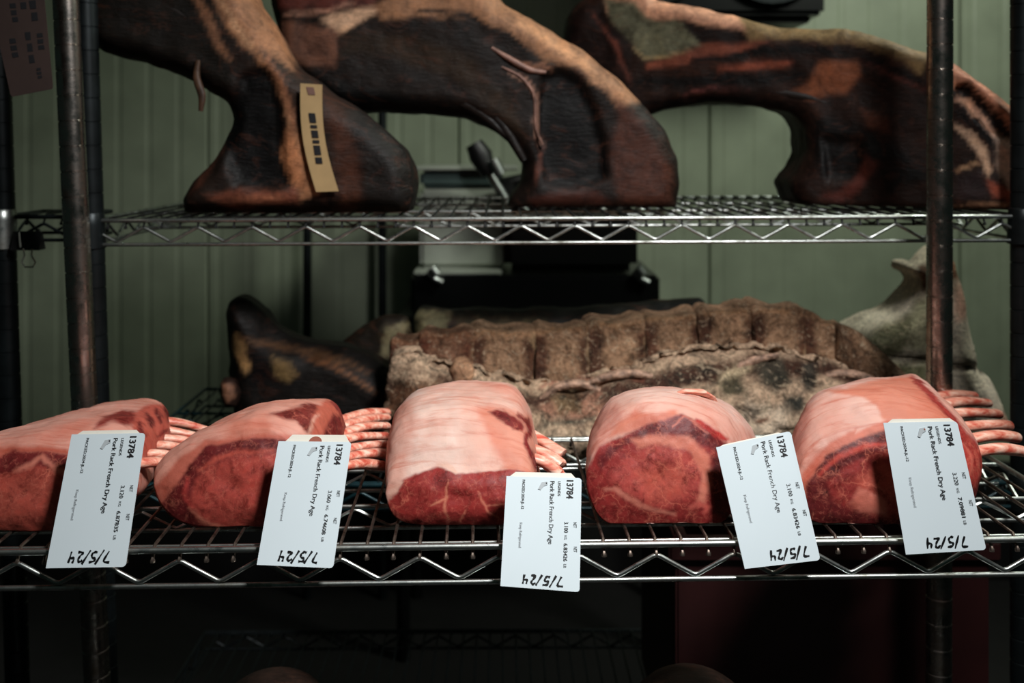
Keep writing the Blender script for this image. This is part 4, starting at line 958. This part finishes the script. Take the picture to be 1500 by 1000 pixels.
# ------------------------------------------------------------------ small things
bc = thing('binder_clip', 'black binder clip on the far left shelf rail', 'clip')
c0 = P(41, 352, 1.485)
V = []
pr_ = MB()
wx_ = (62 - 20) / 1500 * 1.485 / 2; hh = 27 / 1500 * 1.485
pr_.v = [c0 + Vector(v) for v in ((-wx_, -.011, -hh / 2), (wx_, -.011, -hh / 2), (wx_, .011, -hh / 2), (-wx_, .011, -hh / 2), (-wx_, -.001, hh / 2), (wx_, -.001, hh / 2), (wx_, .001, hh / 2), (-wx_, .001, hh / 2))]
pr_.f = [(0, 1, 2, 3), (4, 7, 6, 5), (0, 4, 5, 1), (1, 5, 6, 2), (2, 6, 7, 3), (3, 7, 4, 0)]
pr_.build('clip_body', M_BLACK, bc, smooth=False)
MB().tube([P(34, 364, 1.472), P(36, 374, 1.470), P(32, 384, 1.470), P(37, 391, 1.470), P(48, 391, 1.470), P(52, 384, 1.470), P(46, 374, 1.470), P(47, 364, 1.472)], .0012, 8).build('wire_loop', M_STAIN, bc)
MB().tube([P(28, 340, 1.471), P(30, 362, 1.469)], .0012, 8).build('wire_loop', M_STAIN, bc)
hg = thing('hanging_paper_tag', 'dim brown paper tag hanging at the top left corner', 'tag')
CH = Card(P(-22, -30, 1.30), P(62, -34, 1.30), P(16, 142, 1.28), P(78, 130, 1.28))
card_mesh('tag_card', CH, rrect(0, 0, 1, 1, .05, .03), simple('shaded_brown_card', (58, 44, 40), .6, 0, 20, .1), hg)  # brown card coloured darker; its lack of light is in the colour
rr_ = random.Random(3)
for (u0, u1, v0, v1) in ((.55, .66, .05, .30), (.72, .84, .10, .42), (.78, .90, .50, .66), (.35, .46, .22, .40), (.55, .66, .48, .78), (.22, .34, .52, .70), (.68, .78, .80, .90), (.30, .40, .05, .16)):
    k_ = 3
    for j in range(k_):
        a0 = v0 + (v1 - v0) * j / k_; card_mesh('printed_bar', CH, [(u0 + rr_.uniform(-.01, .01), a0), (u1, a0), (u1 + rr_.uniform(-.01, .01), a0 + (v1 - v0) / k_ * .7), (u0, a0 + (v1 - v0) / k_ * .7)], M_INK, hg, off=.0006, th=.0002)
MB().tube([CH.at(.5, .03), CH.at(.5, -.35) + Vector((.02, .03, .06))], .0008, 6).build('string', M_CARD2, hg)

cr = thing('red_crate', 'dark red plastic crate at the lower right behind the front rack', 'crate')
M_RED = simple('dark_red_plastic', (46, 16, 16), .5, 0, 10, .15)
x0c, x1c = .24, .70; zc0 = ZL - .48 + .002; zc1 = ZL - .10
MB().box((x0c, 1.50, zc0), (x1c, 1.52, zc1), .004).build('side_panel', M_RED, cr); MB().box((x0c, 1.88, zc0), (x1c, 1.90, zc1), .004).build('side_panel', M_RED, cr)
MB().box((x0c, 1.52, zc0), (x0c + .02, 1.88, zc1), .004).build('side_panel', M_RED, cr); MB().box((x1c - .02, 1.52, zc0), (x1c, 1.88, zc1), .004).build('side_panel', M_RED, cr)
MB().box((x0c + .02, 1.52, zc0), (x1c - .02, 1.88, zc0 + .015), .002).build('bottom', M_RED, cr)
MB().box((x0c - .012, 1.488, zc1 - .03), (x1c + .012, 1.50, zc1), .004).build('rim', M_RED, cr)

for i, (xa, xb, yt, lab) in enumerate(((345, 432, 992, 'dark aged beef cut peeking at the bottom edge, left of centre'), (975, 1066, 988, 'dark aged beef cut peeking at the bottom edge, right of centre'))):
    L = thing('aged_beef_cut', lab, 'meat', group='dark beef cuts on the bottom shelf')
    d_ = 1.12; c1, c2 = P(xa, yt, d_), P(xb, yt, d_); cx = (c1.x + c2.x) / 2; w = (c2.x - c1.x) * 1.5; z0 = ZF - .43; ht = c1.z - z0 - .018
    mb = MB(); n = 28; prof = []
    for k_ in range(15):
        t_ = k_ / 14 * math.pi / 2; prof.append((max(w * math.cos(t_) ** .7, .001), ht * math.sin(t_) ** .8))
    mb.lathe(prof, (0, 0, 0), n); mb.v = [Vector((v.x, v.y * 1.25, v.z)) for v in mb.v]
    o = mb.build('meat', M_AGED, L); o.location = (cx, d_ + .02, z0 + .001)
    paint(o, (70, 52, 44), [], nvar=.3, seed=i)
